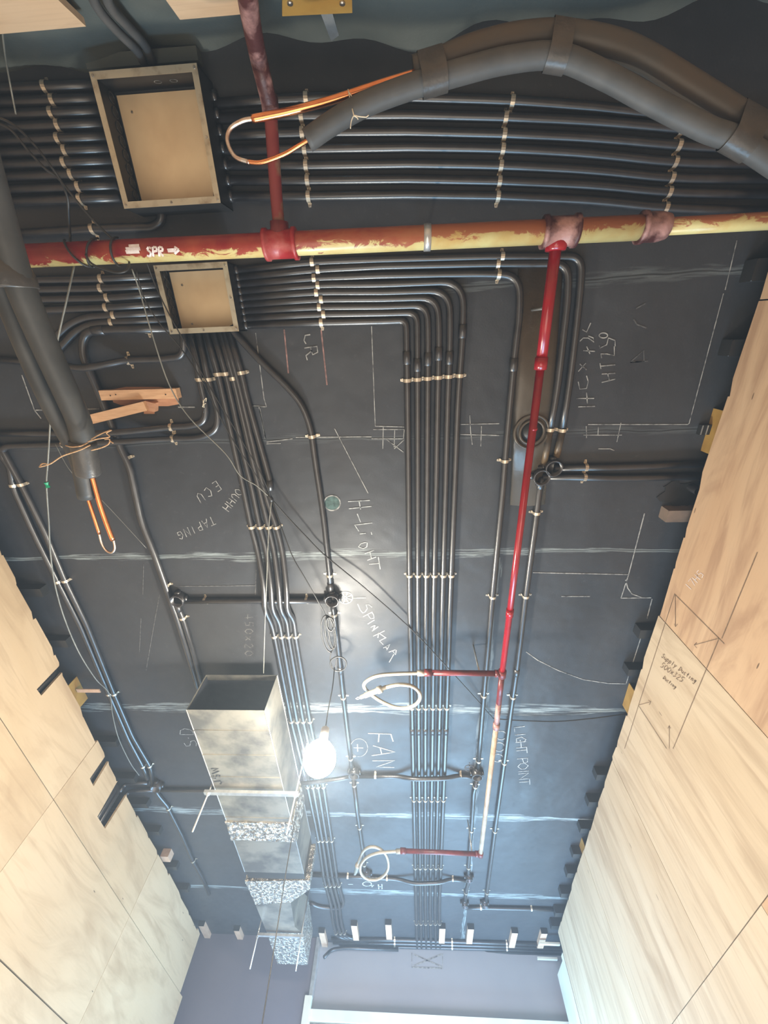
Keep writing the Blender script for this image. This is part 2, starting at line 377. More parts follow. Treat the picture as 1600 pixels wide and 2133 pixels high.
# black batten across the notch
# ------------------------------------------------------------------ chalk and pencil writing
GL = {'1': [[(.5,0),(.5,1)]], '0': [[(.5,0),(.15,.3),(.15,.7),(.5,1),(.85,.7),(.85,.3),(.5,0)]], 'U': [[(.1,1),(.1,.3),(.4,0),(.7,.2),(.8,1)]],
 'H': [[(.1,0),(.1,1)],[(.1,.5),(.8,.5)],[(.8,0),(.8,1)]], 'T': [[(.1,1),(.9,1)],[(.5,1),(.5,0)]], 'A': [[(.1,0),(.5,1),(.9,0)],[(.3,.4),(.7,.4)]],
 'P': [[(.2,0),(.2,1),(.7,.95),(.75,.6),(.2,.5)]], 'I': [[(.5,0),(.5,1)]], 'N': [[(.1,0),(.1,1),(.8,0),(.8,1)]],
 'G': [[(.85,.8),(.5,1),(.15,.6),(.3,.1),(.8,.1),(.8,.45),(.5,.45)]], 'E': [[(.8,1),(.2,1),(.2,0),(.8,0)],[(.2,.5),(.65,.5)]],
 'C': [[(.85,.85),(.4,1),(.15,.5),(.4,0),(.85,.15)]], '4': [[(.7,0),(.6,1),(.1,.35),(.9,.35)]], '5': [[(.8,1),(.3,1),(.25,.6),(.7,.55),(.75,.15),(.2,0)]],
 'x': [[(.15,.1),(.75,.7)],[(.75,.1),(.15,.7)]], '2': [[(.15,.8),(.5,1),(.8,.7),(.15,0),(.85,0)]], 'L': [[(.2,1),(.2,0),(.8,0)]],
 'O': [[(.5,0),(.15,.3),(.15,.7),(.5,1),(.85,.7),(.85,.3),(.5,0)]], '7': [[(.15,1),(.8,1),(.4,0)]], 'S': [[(.8,.85),(.4,1),(.2,.75),(.75,.4),(.6,.02),(.15,.12)]],
 'u': [[(.15,.6),(.2,.1),(.6,.05),(.75,.6),(.8,0)]], 'p': [[(.2,.6),(.15,-.35)],[(.2,.5),(.6,.6),(.75,.3),(.5,0),(.2,.1)]], 'l': [[(.4,1),(.45,0)]],
 'y': [[(.15,.6),(.45,.1)],[(.8,.6),(.3,-.35)]], 'D': [[(.2,0),(.2,1),(.7,.85),(.8,.4),(.2,0)]], 'c': [[(.75,.5),(.4,.6),(.2,.3),(.4,0),(.75,.1)]],
 't': [[(.45,.95),(.45,.05),(.7,0)],[(.2,.6),(.7,.6)]], 'i': [[(.45,.6),(.45,0)]], 'n': [[(.2,.6),(.2,0)],[(.2,.45),(.6,.6),(.7,0)]],
 'g': [[(.75,.55),(.35,.6),(.2,.25),(.7,.15),(.75,.6),(.65,-.35),(.2,-.3)]], '3': [[(.2,.95),(.7,.9),(.4,.55),(.8,.3),(.2,0)]],
 'J': [[(.8,1),(.7,.1),(.35,0),(.1,.2)]], 'W': [[(.0,1),(.25,0),(.5,.8),(.75,0),(1,1)]], 'R': [[(.2,0),(.2,1),(.7,.9),(.7,.6),(.2,.5),(.8,0)]],
 '.': [[(.4,0),(.5,.08)]], ' ': [], '-': [[(.2,.5),(.7,.5)]]}
def text_px(s, x, y, ax, ay, size, wid=.8):
    n = math.hypot(ax, ay); ax /= n; ay /= n; ux, uy = ay, -ax; out = []
    for i, ch in enumerate(s):
        for st in GL.get(ch, []):
            out.append([(x + (i*wid+px*.75)*size*ax + py*size*ux, y + (i*wid+px*.75)*size*ay + py*size*uy) for px, py in st])
    return out
def crop(ox, oy, k, strokes): return [[(ox+a*k, oy+b*k) for a, b in s] for s in strokes]
def ell(cx, cy, rx, ry, n=22): return [(cx+rx*math.cos(2*math.pi*i/n), cy+ry*math.sin(2*math.pi*i/n)) for i in range(n+1)]
def subdiv(s, n=6):
    out = []
    for a, b in zip(s, s[1:]):
        k = max(1, int(math.hypot(b[0]-a[0], b[1]-a[1])/12))
        out += [(a[0]+(b[0]-a[0])*i/k, a[1]+(b[1]-a[1])*i/k) for i in range(k)]
    return out+[s[-1]]
def ceil_marks(strokes, label, m='chalk', wpx=.004, name='chalk_writing'):
    bm = B()
    for s in strokes: ribbon(bm, [C(a, b, H-.0015) for a, b in subdiv(s)], (0,0,1), wpx)
    o = link(name, bm, m, ceiling); o['label'] = label; return o
def wall_marks(strokes, label, m='pencil', wd=.003, parent=None):
    bm = B()
    for s in strokes: ribbon(bm, [WX(a, b, XR-.0015) for a, b in subdiv(s)], (1,0,0), wd)
    o = link('pencil_writing' if m == 'pencil' else 'chalk_writing', bm, m, w2); o['label'] = label

ceil_marks(crop(480, 980, .35, [[(700,185),(830,178)],[(705,228),(840,213)],[(765,178),(775,232)],[(755,258),(775,308)],[(845,312),(740,325),(765,362)],
  [(770,378),(805,373)],[(838,366),(842,382)],[(800,428),(775,437),(762,455),(790,465),(812,455),(815,430),(800,428)],[(800,495),(855,475)],[(815,535),(868,515)],[(830,485),(840,525)],[(825,558),(885,553)],[(880,515),(892,588)]]),
  'chalk words H-LIGHT', 'chalkb')
ceil_marks(crop(620, 1160, .175, [[(715,560),(745,630),(775,668),(805,655),(830,615),(815,570),(850,570),(885,600)],[(780,712),(890,655)],[(835,690),(870,735),(910,730),(905,690),(885,660)],
  [(835,800),(915,750)],[(870,840),(925,810)],[(925,810),(900,872)],[(885,885),(960,830)],[(900,945),(1035,880)],[(965,905),(955,965)],[(965,905),(1045,960)],[(1055,960),(975,1000),(1020,1045)],
  [(1020,1085),(1100,1040),(1060,1110)],[(1045,1070),(1065,1095)],[(1085,1135),(1165,1105)],[(1130,1120),(1165,1165),(1175,1110)],[(1145,1160),(1090,1255)]]), 'chalk word SPINKLAR', 'chalkb')
ceil_marks(crop(620, 1160, .175, [ell(570,485,85,70), [(655,490),(815,487)]] + [[(570+12*math.cos(a),485+10*math.sin(a)),(570+78*math.cos(a),485+64*math.sin(a))] for a in [k*math.pi/4+.3 for k in range(8)]]),
  'chalk wheel with eight spokes', 'chalkb', wpx=.005)
ceil_marks(crop(600, 1500, .2875, [[(580,97),(745,102),(762,155)],[(660,102),(655,160)],[(615,185),(775,232),(605,258)],[(668,202),(680,248)],[(610,295),(775,293),(640,340),(770,343)]]), 'chalk word FAN', 'chalkb', wpx=.007)
ceil_marks(crop(600, 1500, .2875, [[(475,200),(545,203)],[(503,175),(505,228)]]), 'chalk cross beside the word FAN', 'chalkb', wpx=.006)
ceil_marks(crop(600, 1500, .2875, [ell(515,200,62,65)]), 'faint chalk circle round the cross', 'chalk')
ceil_marks(crop(180, 1500, .1875, [[(1040,160),(1190,160)],[(1040,160),(1045,115),(1090,95),(1150,105),(1185,130),(1190,160)],[(1128,195),(1138,203)],[(1085,255),(1110,290),(1150,285),(1160,235),(1200,225),(1222,255),(1218,290)]]), 'chalk letters S.D beside the duct', 'chalkb')
ceil_marks(crop(480, 480, .35, [[(475,620),(445,625),(438,655),(450,675)],[(440,700),(515,690),(520,725),(490,740),(478,700)],[(486,715),(450,745),(458,772)]]), 'chalk letters CR', 'chalk')
ceil_marks(crop(1040, 480, .35, [[(470,1050),(570,1047)],[(460,1000),(565,1000)],[(520,965),(525,1030)],[(470,900),(480,945),(520,940),(530,900),(520,865)],[(470,840),(515,790)],[(480,795),(520,830)],
  [(500,715),(570,720)],[(520,690),(540,735)],[(480,660),(500,640),(530,640),(565,665),(560,640),(530,628)],[(495,590),(520,605),(545,550)],[(610,855),(690,850)],[(610,905),(690,885)],[(645,850),(655,890)],
  [(600,790),(605,825)],[(605,808),(690,800)],[(610,760),(605,735),(640,735),(685,745),(685,690)],[(690,690),(690,655),(650,640),(640,680),(600,700),(595,685)],ell(620,625,25,15)]), 'chalk dimension note with HT 250', 'chalk', .0035)
ceil_marks(crop(1040, 480, .35, [[(780,785),(860,715),(862,780),(780,785),(885,778)],[(800,530),(820,560),(875,580)],[(815,465),(870,435)]]), 'chalk triangle and dashes', 'chalkf')
ceil_marks(crop(1040, 480, .35, [[(1335,375),(1130,1150),(1120,1155),(530,1155)],[(500,1218),(730,1218)],[(518,1165),(520,1235)],[(725,1145),(700,1260)],[(590,1170),(588,1215)],[(590,1300),(660,1300),(685,1310)],[(1415,60),(1345,355)]]), 'long chalk outline with a small grid', 'chalk', .003)
ceil_marks(crop(480, 480, .35, [[(840,570),(862,1165),(1035,1170)],[(850,1185),(1035,1185),(1030,1240),(840,1240)],[(910,1170),(907,1300)],[(978,1190),(975,1290)],[(930,1245),(1030,1320)],[(1035,1245),(975,1300)],
  [(1370,1155),(1600,1150)],[(1370,1215),(1600,1220)],[(1425,1100),(1430,1200),(1440,1275)],[(1495,1165),(1490,1285)]]), 'chalk outline and grid on both sides of the six conduits', 'chalk', .003)
ceil_marks(crop(480, 480, .35, [[(620,1180),(820,1565)],[(150,610),(200,1000),(215,1050)],[(120,1048),(215,1050)],[(170,1050),(210,1240)],[(215,1260),(370,1240)],[(215,1270),(300,1268)],[(390,1232),(840,1228)]]), 'thin chalk setting-out lines left of centre', 'chalk', .003)
ceil_marks(crop(480, 480, .35, [[(320,590),(345,850)],[(540,590),(575,920)]]), 'two pink chalk lines by the letters CR', 'chalkp', .005)
ceil_marks(crop(1040, 980, .35, [[(865,255),(770,620),(725,760)],[(200,608),(770,620)],[(725,760),(905,758)],[(752,650),(765,700),(790,735),(850,757)],[(910,765),(880,880)],[(858,950),(755,1270)],
  [(755,1270),(650,1268),(500,1245),(350,1190),(230,1130),(160,1080)],[(370,750),(540,750)]]), 'chalk outline with a swept curve on the right side', 'chalk', .0045)
ceil_marks(crop(0, 980, .35, [[(855,560),(850,740)],[(950,740),(920,900),(870,1190)],[(1070,690),(1520,685)],[(1525,590),(1520,740)],[(840,880),(830,1080)]]), 'thin chalk strokes on the left of the ceiling', 'chalkf', .004)
ceil_marks(crop(0, 480, .35, [[(130,860),(205,1070),(590,1062)],[(205,1070),(245,1120)],[(1060,1052),(1160,1052)],[(1480,1045),(1580,1050)],[(1545,1060),(1580,1240)]]), 'chalk corner line behind the hanging insulated pipe', 'chalk', .0045)
ceil_marks(text_px('10UHH', 502, 1004, -.60, .80, 17)+text_px('TAPING', 444, 1074, -.93, .42, 18), 'chalk words 10UHH TAPING upside down', 'chalk', .0035)
ceil_marks(text_px('ECU', 452, 1000, -.8, .55, 21, 1.0), 'chalk letters ECU upside down', 'chalk', .0035)
ceil_marks(text_px('450x20', 510, 1278, .0, 1, 17, .9), 'faint chalk number 450x20', 'chalkf', .004)
ceil_marks(text_px('LIGHT POINT', 1071, 1512, .09, 1, 22, .5), 'chalk words LIGHT POINT', 'chalkb', .005)
ceil_marks([ell(1044, 1532, 11, 9), ell(1040, 1556, 11, 9), ell(1037, 1579, 11, 8)], 'three chalk circles in a row', 'chalkb', .006)
ceil_marks(crop(600, 1500, .2875, [ell(573,1187,32,16), [(605,1190),(610,1210),(620,1195)],[(655,1190),(658,1225)],[(680,1188),(682,1225)],[(655,1208),(682,1206)],[(435,1190),(470,1190)]]), 'chalk oval and letters near the far hose', 'chalkb', .008)
ceil_marks(crop(600, 1500, .2875, [ell(1315,350,32,22), [(1285,352),(1350,352)],[(1315,310),(1315,378)]]), 'chalk crossed circle by the far round box', 'chalkf', .007)
bm = B(); c0 = C(692, 1048, H-.001); vs = [bm.verts.new(c0+Vector((.034*math.cos(a), .034*math.sin(a), 0))) for a in [2*math.pi*i/28 for i in range(28)]]; bm.faces.new(vs)
o = link('chalk_disc', bm, 'chalkg', ceiling); o['label'] = 'round patch rubbed with green chalk'
ceil_marks([ell(692, 1048, 17, 15.5)], 'pale chalk ring round the green patch', 'chalk', .005)
# box outline on the far wall
bm = B()
for s in ([(858,1985),(858,2015),(922,2017),(922,1987)], [(862,2012),(920,1988)], [(862,1988),(920,2014)]):
    ribbon(bm, [WY(a, b, 4.7985) for a, b in s], (0,1,0), .008)
o = link('chalk_writing', bm, 'chalkf', wb); o['label'] = 'faint crossed rectangle on the far wall'; o.data.materials[0] = M['chalk']
wall_marks(crop(1240, 1150, .225, [[(735,385),(400,1420)],[(735,390),(1195,850)],[(400,1420),(660,1820)],[(1145,800),(720,1820)],[(740,395),(742,690)],[(730,662),(742,692),(762,665)],
   [(1145,798),(915,860)],[(940,838),(915,860),(940,888)],[(405,1415),(515,1385)],[(490,1370),(515,1385),(500,1412)],[(685,1820),(685,1610)],[(672,1632),(685,1608),(698,1632)],[(1500,0),(1170,800)],
   [(400,1420),(330,1640),(270,1820)]]), 'pencil setting-out square with arrows')
wall_marks(text_px('Supply Ducting', 1376, 1368, .78, .60, 9, .36*2)+text_px('500x325', 1374, 1388, .75, .55, 11, .75)+text_px('Ducting', 1380, 1413, .75, .62, 7, .7), 'pencil note Supply Ducting 500x325', wd=.0035)
wall_marks(text_px('17H5', 1436, 1232, .68, -.73, 16, .75), 'white chalk note 17H5', 'white', .003)

# ------------------------------------------------------------------ conduits
CR = .0125
CON = {}
def conduit(key, px, label, R=.06, r=CR, m='cond', group=None, coup=(), name='conduit_pipe', drop=0):
    pts = []
    for q in px:
        z = H - r - .001 - drop - (q[2] if len(q) > 2 else 0)
        pts.append(C(q[0], q[1], z))
    path = fillet(pts, R)
    bm = B(); tube(bm, path, r, 14)
    o = link(name, bm, m, None, True); rebase(o); tag(o, label, 'conduit', group)
    CON[key] = path
    for q in coup:
        p = C(q[0], q[1], H-r-.001-drop)
        i = min(range(len(path)-1), key=lambda i: ((path[i]+path[i+1])/2-p).length if (path[i+1]-path[i]).length > .02 else 9)
        a, b = path[i], path[i+1]; d = (b-a).normalized(); t = max(0, min((b-a).length, (p-a).dot(d))); c = a+d*t
        bm = B(); tube(bm, [c-d*.022, c-d*.021, c+d*.021, c+d*.022], r, 14, rs=[r+.0005, r+.0022, r+.0022, r+.0005])
        bmesh.ops.translate(bm, verts=bm.verts[:], vec=-o.location); link('coupling', bm, m, o, True)
    return o
# clip meshes (shared)
def clip_mesh(r=CR, foot=.010, wd=.012, th=.0013):
    bm = B(); prof = []
    for x in (-(r+.002+foot), -(r+.002)): prof.append((x, -.0005))
    for k in range(0, 9):
        a = math.pi - math.pi*k/8; prof.append(((r+.0015)*math.cos(a), -(r+.0015)*math.sin(a)-r+.0))
    for x in ((r+.002), (r+.002+foot)): prof.append((x, -.0005))
    # side legs reach up to the ceiling
    prof = prof[:2] + [(-(r+.0015), -.0005)] + prof[2:-2] + [((r+.0015), -.0005)] + prof[-2:]
    n = len(prof); rows = []
    for i, (x, z) in enumerate(prof):
        ww = wd/2 if 0 < i < n-1 else wd/3.2
        a, b = prof[max(0, i-1)], prof[min(n-1, i+1)]; t = Vector((b[0]-a[0], 0, b[1]-a[1])).normalized(); nn = Vector((t.z, 0, -t.x))*th
        P = Vector((x, 0, z))
        if nn.z > 0: nn = -nn
        if 2 < i < n-3: nn = Vector((x, 0, z+r)).normalized()*th
        rows.append([bm.verts.new(P+Vector((0, s*ww, 0))+k*nn) for s, k in ((-1,0),(1,0),(1,1),(-1,1))])
    for a, b in zip(rows, rows[1:]):
        for k in range(4): bm.faces.new((a[k], a[(k+1) % 4], b[(k+1) % 4], b[k]))
    bm.faces.new(rows[0]); bm.faces.new(rows[-1][::-1])
    me = bpy.data.meshes.new('saddle_clip'); bmesh.ops.recalc_face_normals(bm, faces=bm.faces[:]); bm.to_mesh(me); bm.free(); me.materials.append(M['clip']); return me
CLIP = clip_mesh(); CLIPW = clip_mesh(foot=.014)
bm = B(); bmesh.ops.create_cone(bm, cap_ends=True, segments=8, radius1=.0028, radius2=.0036, depth=.0016)
SCREW = bpy.data.meshes.new('screw'); bm.to_mesh(SCREW); bm.free(); SCREW.materials.append(M['screw'])
def clip(key, x, y, label, group, wide=False, drop=0, screws=True):
    path = CON[key]; p = C(x, y, H-CR*1.6)
    best = min(((path[i], path[i+1]) for i in range(len(path)-1) if (path[i+1]-path[i]).length > 1e-4),
               key=lambda ab: (lambda a, b: ((a + (b-a)*max(0, min(1, (p-a).dot(b-a)/(b-a).length_squared)))-p).length)(*ab))
    a, b = best; s = max(0, min(1, (p-a).dot(b-a)/(b-a).length_squared)); c = a+(b-a)*s; d = (b-a); ang = math.atan2(d.y, d.x)-math.pi/2
    o = bpy.data.objects.new('saddle_clip', CLIPW if wide else CLIP); COL.objects.link(o)
    o.location = (c.x, c.y, ZC - .0002); o.rotation_euler = (0, 0, ang); tag(o, label, 'pipe clip', group)
    if screws:
        f = .014 if wide else .010
        for sx in (-1, 1):
            q = bpy.data.objects.new('screw', SCREW); COL.objects.link(q); q.parent = o; q.location = (sx*(CR+.002+f*.55), 0, -.0026); q['label'] = 'steel screw'
    return o
ORD = ['first', 'second', 'third', 'fourth', 'fifth', 'sixth', 'seventh', 'eighth', 'ninth', 'tenth']

# six central conduits: nine leave the right side of the small box
xs690 = [846, 868.5, 891, 914, 937, 963]; xs830 = [849, 870, 891, 912, 933, 954]; xs1260 = [854, 871, 888, 904, 922, 938]
xs1522 = [859, 872, 886, 901, 915, 929]; xs1890 = [867, 876, 886, 896, 906, 915]
ybox = [679, 665, 650, 637, 623, 609]; y795 = [669, 653, 639, 623, 609, 593]; ycl = [672, 655, 640, 624, 609, 594]; corner = [(846,667),(869,651),(890,636),(912,620),(937,605),(966,586)]
cpl = [(849,745),(869,760),(891,748),(913,700),(934,745),(961,690)]
cpl2 = [(861,1560),(874,1560),(888,1575),(902,1570),(915,1578),(927,1570)]
for i in range(6):
    conduit('c%d' % i, [(488, ybox[i]), (660, ycl[i]), (795, y795[i]), corner[i], (xs690[i]+1, 700), (xs830[i], 830), (xs1260[i], 1260), (xs1522[i], 1522), (xs1890[i], 1890), (xs1890[i]+2, 1972)],
            'black conduit turning from the small box into the central bank, %s from left' % ORD[i], R=.075, group='central bank of black conduits', coup=[cpl[i], cpl2[i]])
# three that carry on to the right
conduit('r1', [(488,594),(660,579),(795,574),(1010,570),(1081,574),(1083,650),(1073,725),(1057,900),(1052,960),(1047,1026),(1026,1246),(1008,1449),(1001,1536),(994,1621)],
        'black conduit from small box bending down right of the central bank', R=.06, coup=[(1083,672)])
conduit('r2', [(488,580),(660,562),(795,555),(1010,550),(1184,549),(1183,620),(1171,725),(1161,812),(1146,895)], 'inner of two black conduits passing behind the red branch pipe', R=.075)
conduit('r3', [(488,564),(652,546),(795,541),(1010,535),(1212,534),(1209,600),(1201,676),(1187,795),(1171,900)], 'outer of two black conduits passing behind the red branch pipe', R=.075)
conduit('r2b', [(1146,895),(1133,970)], 'tan scuffed conduit end above the lower round box', m='condb')
conduit('r3b', [(1171,900),(1159,952)], 'grey-tan scuffed conduit end above the upper round box', m='condb')
conduit('r1b', [(994,1621),(987,1652),(982,1731),(976,1802),(976,1836),(970,1862),(969,1889)], 'thin black conduit continuing beyond the hop pipe at right', R=.02)
conduit('rl', [(1130,994),(1124,1018),(1115,1095),(1094,1253),(1077,1393),(1064,1484),(1053,1570),(1031,1731),(1014,1862),(1011,1889)], 'long black conduit running right of the red pipe to the far end', R=.03, coup=[(1125,1010),(1076,1400)])
conduit('rf', [(969,1891),(1011,1891),(1100,1893),(1182,1896)], 'black conduit at far right running into plywood wall', R=.02)
conduit('h1', [(1155,975),(1300,973),(1473,966)], 'upper of two short conduits from the round boxes to right wall', r=.0135)
conduit('h2', [(1130,993),(1300,996),(1465,992)], 'lower of two short conduits from the round boxes to right wall', r=.0135)
# middle single conduit
conduit('m', [(480,680),(492,697),(543,753),(595,802),(630,843),(648,893),(658,970),(669,1040),(676,1095),(686,1190),(690,1239)], 'black conduit running diagonally from the small box to the round box', R=.06, coup=[(688,1222)])
conduit('m2', [(691,1253),(697,1281),(707,1375),(714,1445),(725,1536),(735,1617)], 'black conduit from near round box to the round box by the bulb', coup=[(708,1395)])
conduit('m3', [(736,1620),(744,1690),(757,1780),(761,1825)], 'black conduit between the two hop pipes left of the far hose')
conduit('ml', [(366,1252),(691,1251)], 'black cross conduit between the two round boxes', r=.014)
# left pair
conduit('l1', [(356,684),(240,686),(176,690),(171,739),(196,795),(232,880),(252,935),(270,970),(294,1085),(322,1155),(345,1221),(371,1295),(404,1402),(425,1480)], 'black conduit bending down behind the timber hatch toward the duct', R=.05, r=.0145, coup=[(205,686)])
conduit('l2', [(366,1255),(381,1288),(400,1350),(416,1410),(437,1490)], 'short black conduit from left round box up behind the duct mouth', coup=[(371,1266)])
conduit('h8', [(381,690),(384,725),(376,743),(340,748),(265,750),(215,760,.03),(170,768,.03),(110,757),(-40,748)], 'black conduit curving out below the small box to the left', R=.04)
conduit('lb1', [(397,690),(416,791),(430,850),(425,880),(395,888),(355,890),(270,899,.032),(210,903,.032),(100,903),(-40,903)], 'upper of two conduits bending left near the timber hatch', R=.045)
conduit('lb2', [(413,690),(434,791),(455,860),(452,895),(420,912),(357,914),(280,918,.032),(215,922,.032),(130,926),(8,930),(3,950),(21,972),(26,1012),(70,1110),(121,1213),(168,1305),(227,1445),(268,1540),(298,1596),(308,1622)], 'outer conduit of the pair along the left plywood', R=.045)
conduit('lb3', [(-60,903),(2,930),(22,968),(45,1010),(94,1110),(136,1211),(182,1305),(238,1445),(276,1533),(313,1596),(320,1638)], 'inner conduit of the pair along the left plywood', R=.04)
conduit('lb4', [(322,1643),(330,1656),(349,1679),(352,1686),(379,1739),(403,1795),(420,1825),(436,1862)], 'thin conduit continuing beyond the slots toward the far left corner', R=.02)
conduit('ls1', [(308,1630),(277,1630,.004),(259,1634,.012),(248,1650,.06)], 'upper of two conduits turning into the left wall slot', R=.04)
conduit('ls2', [(322,1645),(277,1647,.004),(266,1650,.012),(254,1668,.06)], 'lower of two conduits turning into the left wall slot', R=.04)
conduit('lx', [(322,1645),(431,1647),(540,1641),(600,1636,.029),(700,1624,.029),(735,1617)], 'cross conduit passing above the duct to the bulb-side round box')
for k, (y, zlo) in enumerate(((1.512, 1.1), (1.538, 1.1), (2.225, 1.1), (2.25, 1.1), (2.475, 1.0), (2.505, 1.0), (2.545, 1.0))):
    bm = B(); tube(bm, fillet([(-1.92, y-.06, ZC-.05), (-1.812, y, ZC-.06), (-1.812, y, CAMH+zlo)], .05), CR, 14); o = rebase(link('conduit_pipe', bm, 'cond', smooth=True))
    tag(o, ['front', 'rear', 'front', 'rear', 'front', 'middle', 'rear'][k] + ' conduit seen inside the ' + ['first', 'first', 'second', 'second', 'long third', 'long third', 'long third'][k] + ' slot of the left plywood', 'conduit', 'conduits inside the plywood slots')
# bank of four from the box bottom
G = [[(429,690),(455,780),(497,970),(506,1010),(524,1099),(538,1150),(550,1222,.030),(551,1270,.030),(566,1300),(572,1327),(607,1504),(641,1640),(664,1752),(675,1830),(690,1886)],
     [(444,690),(471,779),(511,960),(524,1010),(542,1099),(556,1150),(565,1222,.030),(567,1270,.030),(582,1295),(587,1327),(619,1504),(652,1640),(672,1752),(684,1830),(699,1886)],
     [(458,690),(486,786),(524,950),(541,1020),(560,1099),(572,1150),(581,1222,.030),(584,1270,.030),(597,1290),(601,1327),(632,1504),(663,1640),(681,1752),(693,1830),(707,1886)],
     [(466,690),(494,786),(533,950),(556,1040),(577,1099),(589,1150),(597,1222,.030),(598,1272,.030),(612,1290),(616,1327),(646,1504),(674,1640),(691,1752),(702,1830),(716,1880)]]
for i, q in enumerate(G):
    e = [(712,1890),(690,1892),(665,1889),(646,1881)] if i == 3 else [(q[-1][0]+4, 1922), (q[-1][0]+12, 1950), (q[-1][0]+60, 1962)]
    conduit('g%d' % i, q+e, 'black conduit of the kinked bank left of the bulb, %s from left' % ORD[i], R=.05, group='kinked bank of four conduits')
conduit('gx', [(477,690),(503,777),(515,830),(540,920),(555,972),(562,1000),(563,1020)], 'black conduit ending open where the loose cables are tied', R=.03, coup=[(556,978)])
# hop pipes
conduit('hop1', [(736,1617),(830,1617),(860,1623,.03),(927,1622,.03),(957,1615),(993,1619)], 'black cross pipe hopping over the central bank nearer the bulb', R=.05)
conduit('hop2', [(640,1822),(755,1827),(830,1831),(862,1841,.03),(916,1839,.03),(939,1831),(976,1835)], 'black cross pipe hopping over the central bank farther away', R=.05)
# far bundle along the end wall
for i in range(4):
    conduit('b%d' % i, [(690+4*i, 1956+i*7), (830, 1958+i*7), (1000, 1963+i*6.5), (1168, 1968+i*6)], 'dark conduit of the bundle along the far wall, %s from near side' % ORD[i], group='bundle of conduits along the far wall', drop=.001)
conduit('bend', [(830,1978,.03),(720,1974,.03),(690,1978,.04),(675,1994,.10)], 'dark conduit hooking down onto the far wall at left', R=.08, drop=.0)
# upper row, right of the big box
V = [[217,203,210,245,262],[248,241,245,269,290],[284,276,280,304,315],[314,311,310,340,343],[345,345,345,373,373],[376,376,378,402,405],[409,409,409,434,441]]
cx = [(637,1068,1435),(627,1054,1421),(629,1051,1415),(634,1048,1407),(637,1044,1400),(640,1041,1395),(642,1038,1388)]
for i, (a, b, c, d, e) in enumerate(V):
    conduit('v%d' % i, [(448, a), (cx[i][0], b), (850, (b+c)/2-3), (cx[i][1], c), (1240, (c+d)/2-4), (cx[i][2], d), (1640, e)], 'black conduit right of the big box, %s from the rear wall' % ORD[i], R=.15, group='upper bank of conduits right of the big box')
UL = [(92,181),(109,209),(106,235),(120,261),(120,289),(135,314),(133,339),(148,364),(163,390),(166,415)]
for i, (x, y) in enumerate(UL):
    conduit('u%d' % i, [(-60, y+.035*(x+60)), (x, y), (210+4.5*i, y-.035*(210+4.5*i-x))], 'black conduit left of the big box, %s from the rear wall' % ORD[i], group='upper bank of conduits left of the big box')
conduit('uh', [(337,432),(336,462),(318,473),(191,477),(-50,492)], 'black conduit leaving the big box bottom and turning left', R=.04)
# left side of the small box
HL = [[(-60,590),(50,584),(210,581),(330,575)],[(-60,610),(50,604),(209,601),(335,594)],[(-60,630),(60,624),(223,621),(340,612)],[(-60,652),(60,647),(220,641),(345,633)]]
for i, q in enumerate(HL): conduit('s%d' % i, q, 'black conduit entering small box from left, %s from the red pipe' % ORD[i], group='conduits left of the small box')
conduit('s4', [(350,651),(236,657),(180,660),(145,675),(110,708),(60,756)], 'inner of two curved conduits left of the small box', R=.06)
conduit('s5', [(352,666),(231,671),(190,675),(158,690),(122,730),(80,775)], 'outer of two curved conduits left of the small box', R=.06)

# ------------------------------------------------------------------ clips
for i in range(6):
    rows = [('near the red crossing pipe', [(840+21.5*i+8, 793-2.0*i)]), ('in the row level with the round box', [(xs1260[i]-2+1, 1200)]),
            ('in the row under the near hose loop', [(858+13.6*i+1, 1476)]), ('in the row beyond the nearer hop pipe', [(863+12.5*i-1, 1668)]),
            ('in the row between far hose and hop pipe', [(865.5+10.7*i, 1809)]), ('in the row before the far wall', [(867+9.5*i, 1925)])]
    for k, (txt, [(x, y)]) in enumerate(rows):
        clip('c%d' % i, x, y, 'metal saddle clip on %s central conduit, %s' % (ORD[i], txt), 'saddle clips across the central bank', screws=k < 3)
for i in range(6):
    clip('c%d' % i, [672,670,668,665,662,658][i]+(4 if i % 2 else -3), ycl[i], 'metal saddle clip beside small box, %s counted from the bottom' % ORD[i], 'saddle clips in the staggered row right of the small box')
for k, (x, y) in (('r1', (654,579)), ('r2', (662,562)), ('r3', (650,547))):
    clip(k, x, y, 'metal clip beside small box on the %s' % {'r1':'third conduit below the red pipe','r2':'second conduit below the red pipe','r3':'conduit nearest the red pipe'}[k], 'saddle clips in the staggered row right of the small box')
for k, (x, y), t in (('r1', (1040,570), 'third'), ('r2', (1038,549), 'second'), ('r3', (1047,534), 'first')):
    clip(k, x, y, 'metal saddle clip just left of the red branch on the %s conduit' % t, 'saddle clips left of the red branch')
for x, y, t in ((1054,961,'level with the two round boxes'),(1026,1245,'beside the red pipe coupling'),(1008,1451,'beside the hose arm')):
    clip('r1', x, y, 'saddle clip on conduit left of the red pipe, %s' % t, 'clips on the conduit left of the red pipe', True)
for x, y, t in ((995,1587,'just before far round box'),(988,1640,'just beyond far round box'),(982,1732,'beside the long white joint'),(976,1809,'by the far hose arm'),(970,1861,'near the far elbow')):
    clip('r1' if y < 1600 else 'r1b', x, y, 'small metal clip on the thin conduit, %s' % t, 'clips on the conduit left of the red pipe', True, screws=False)
for x, y, t in ((1116,1070,'just below the round boxes'),(1095,1244,'level with the chalk wheel'),(1067,1454,'before the cable drop'),(1052,1591,'beside the three chalk circles'),(1031,1733,'halfway to the far end'),(1014,1861,'at the far end')):
    clip('rl', x, y, 'metal saddle clip on the long right conduit, %s' % t, 'clips on the long right conduit', True, screws=y < 1500)
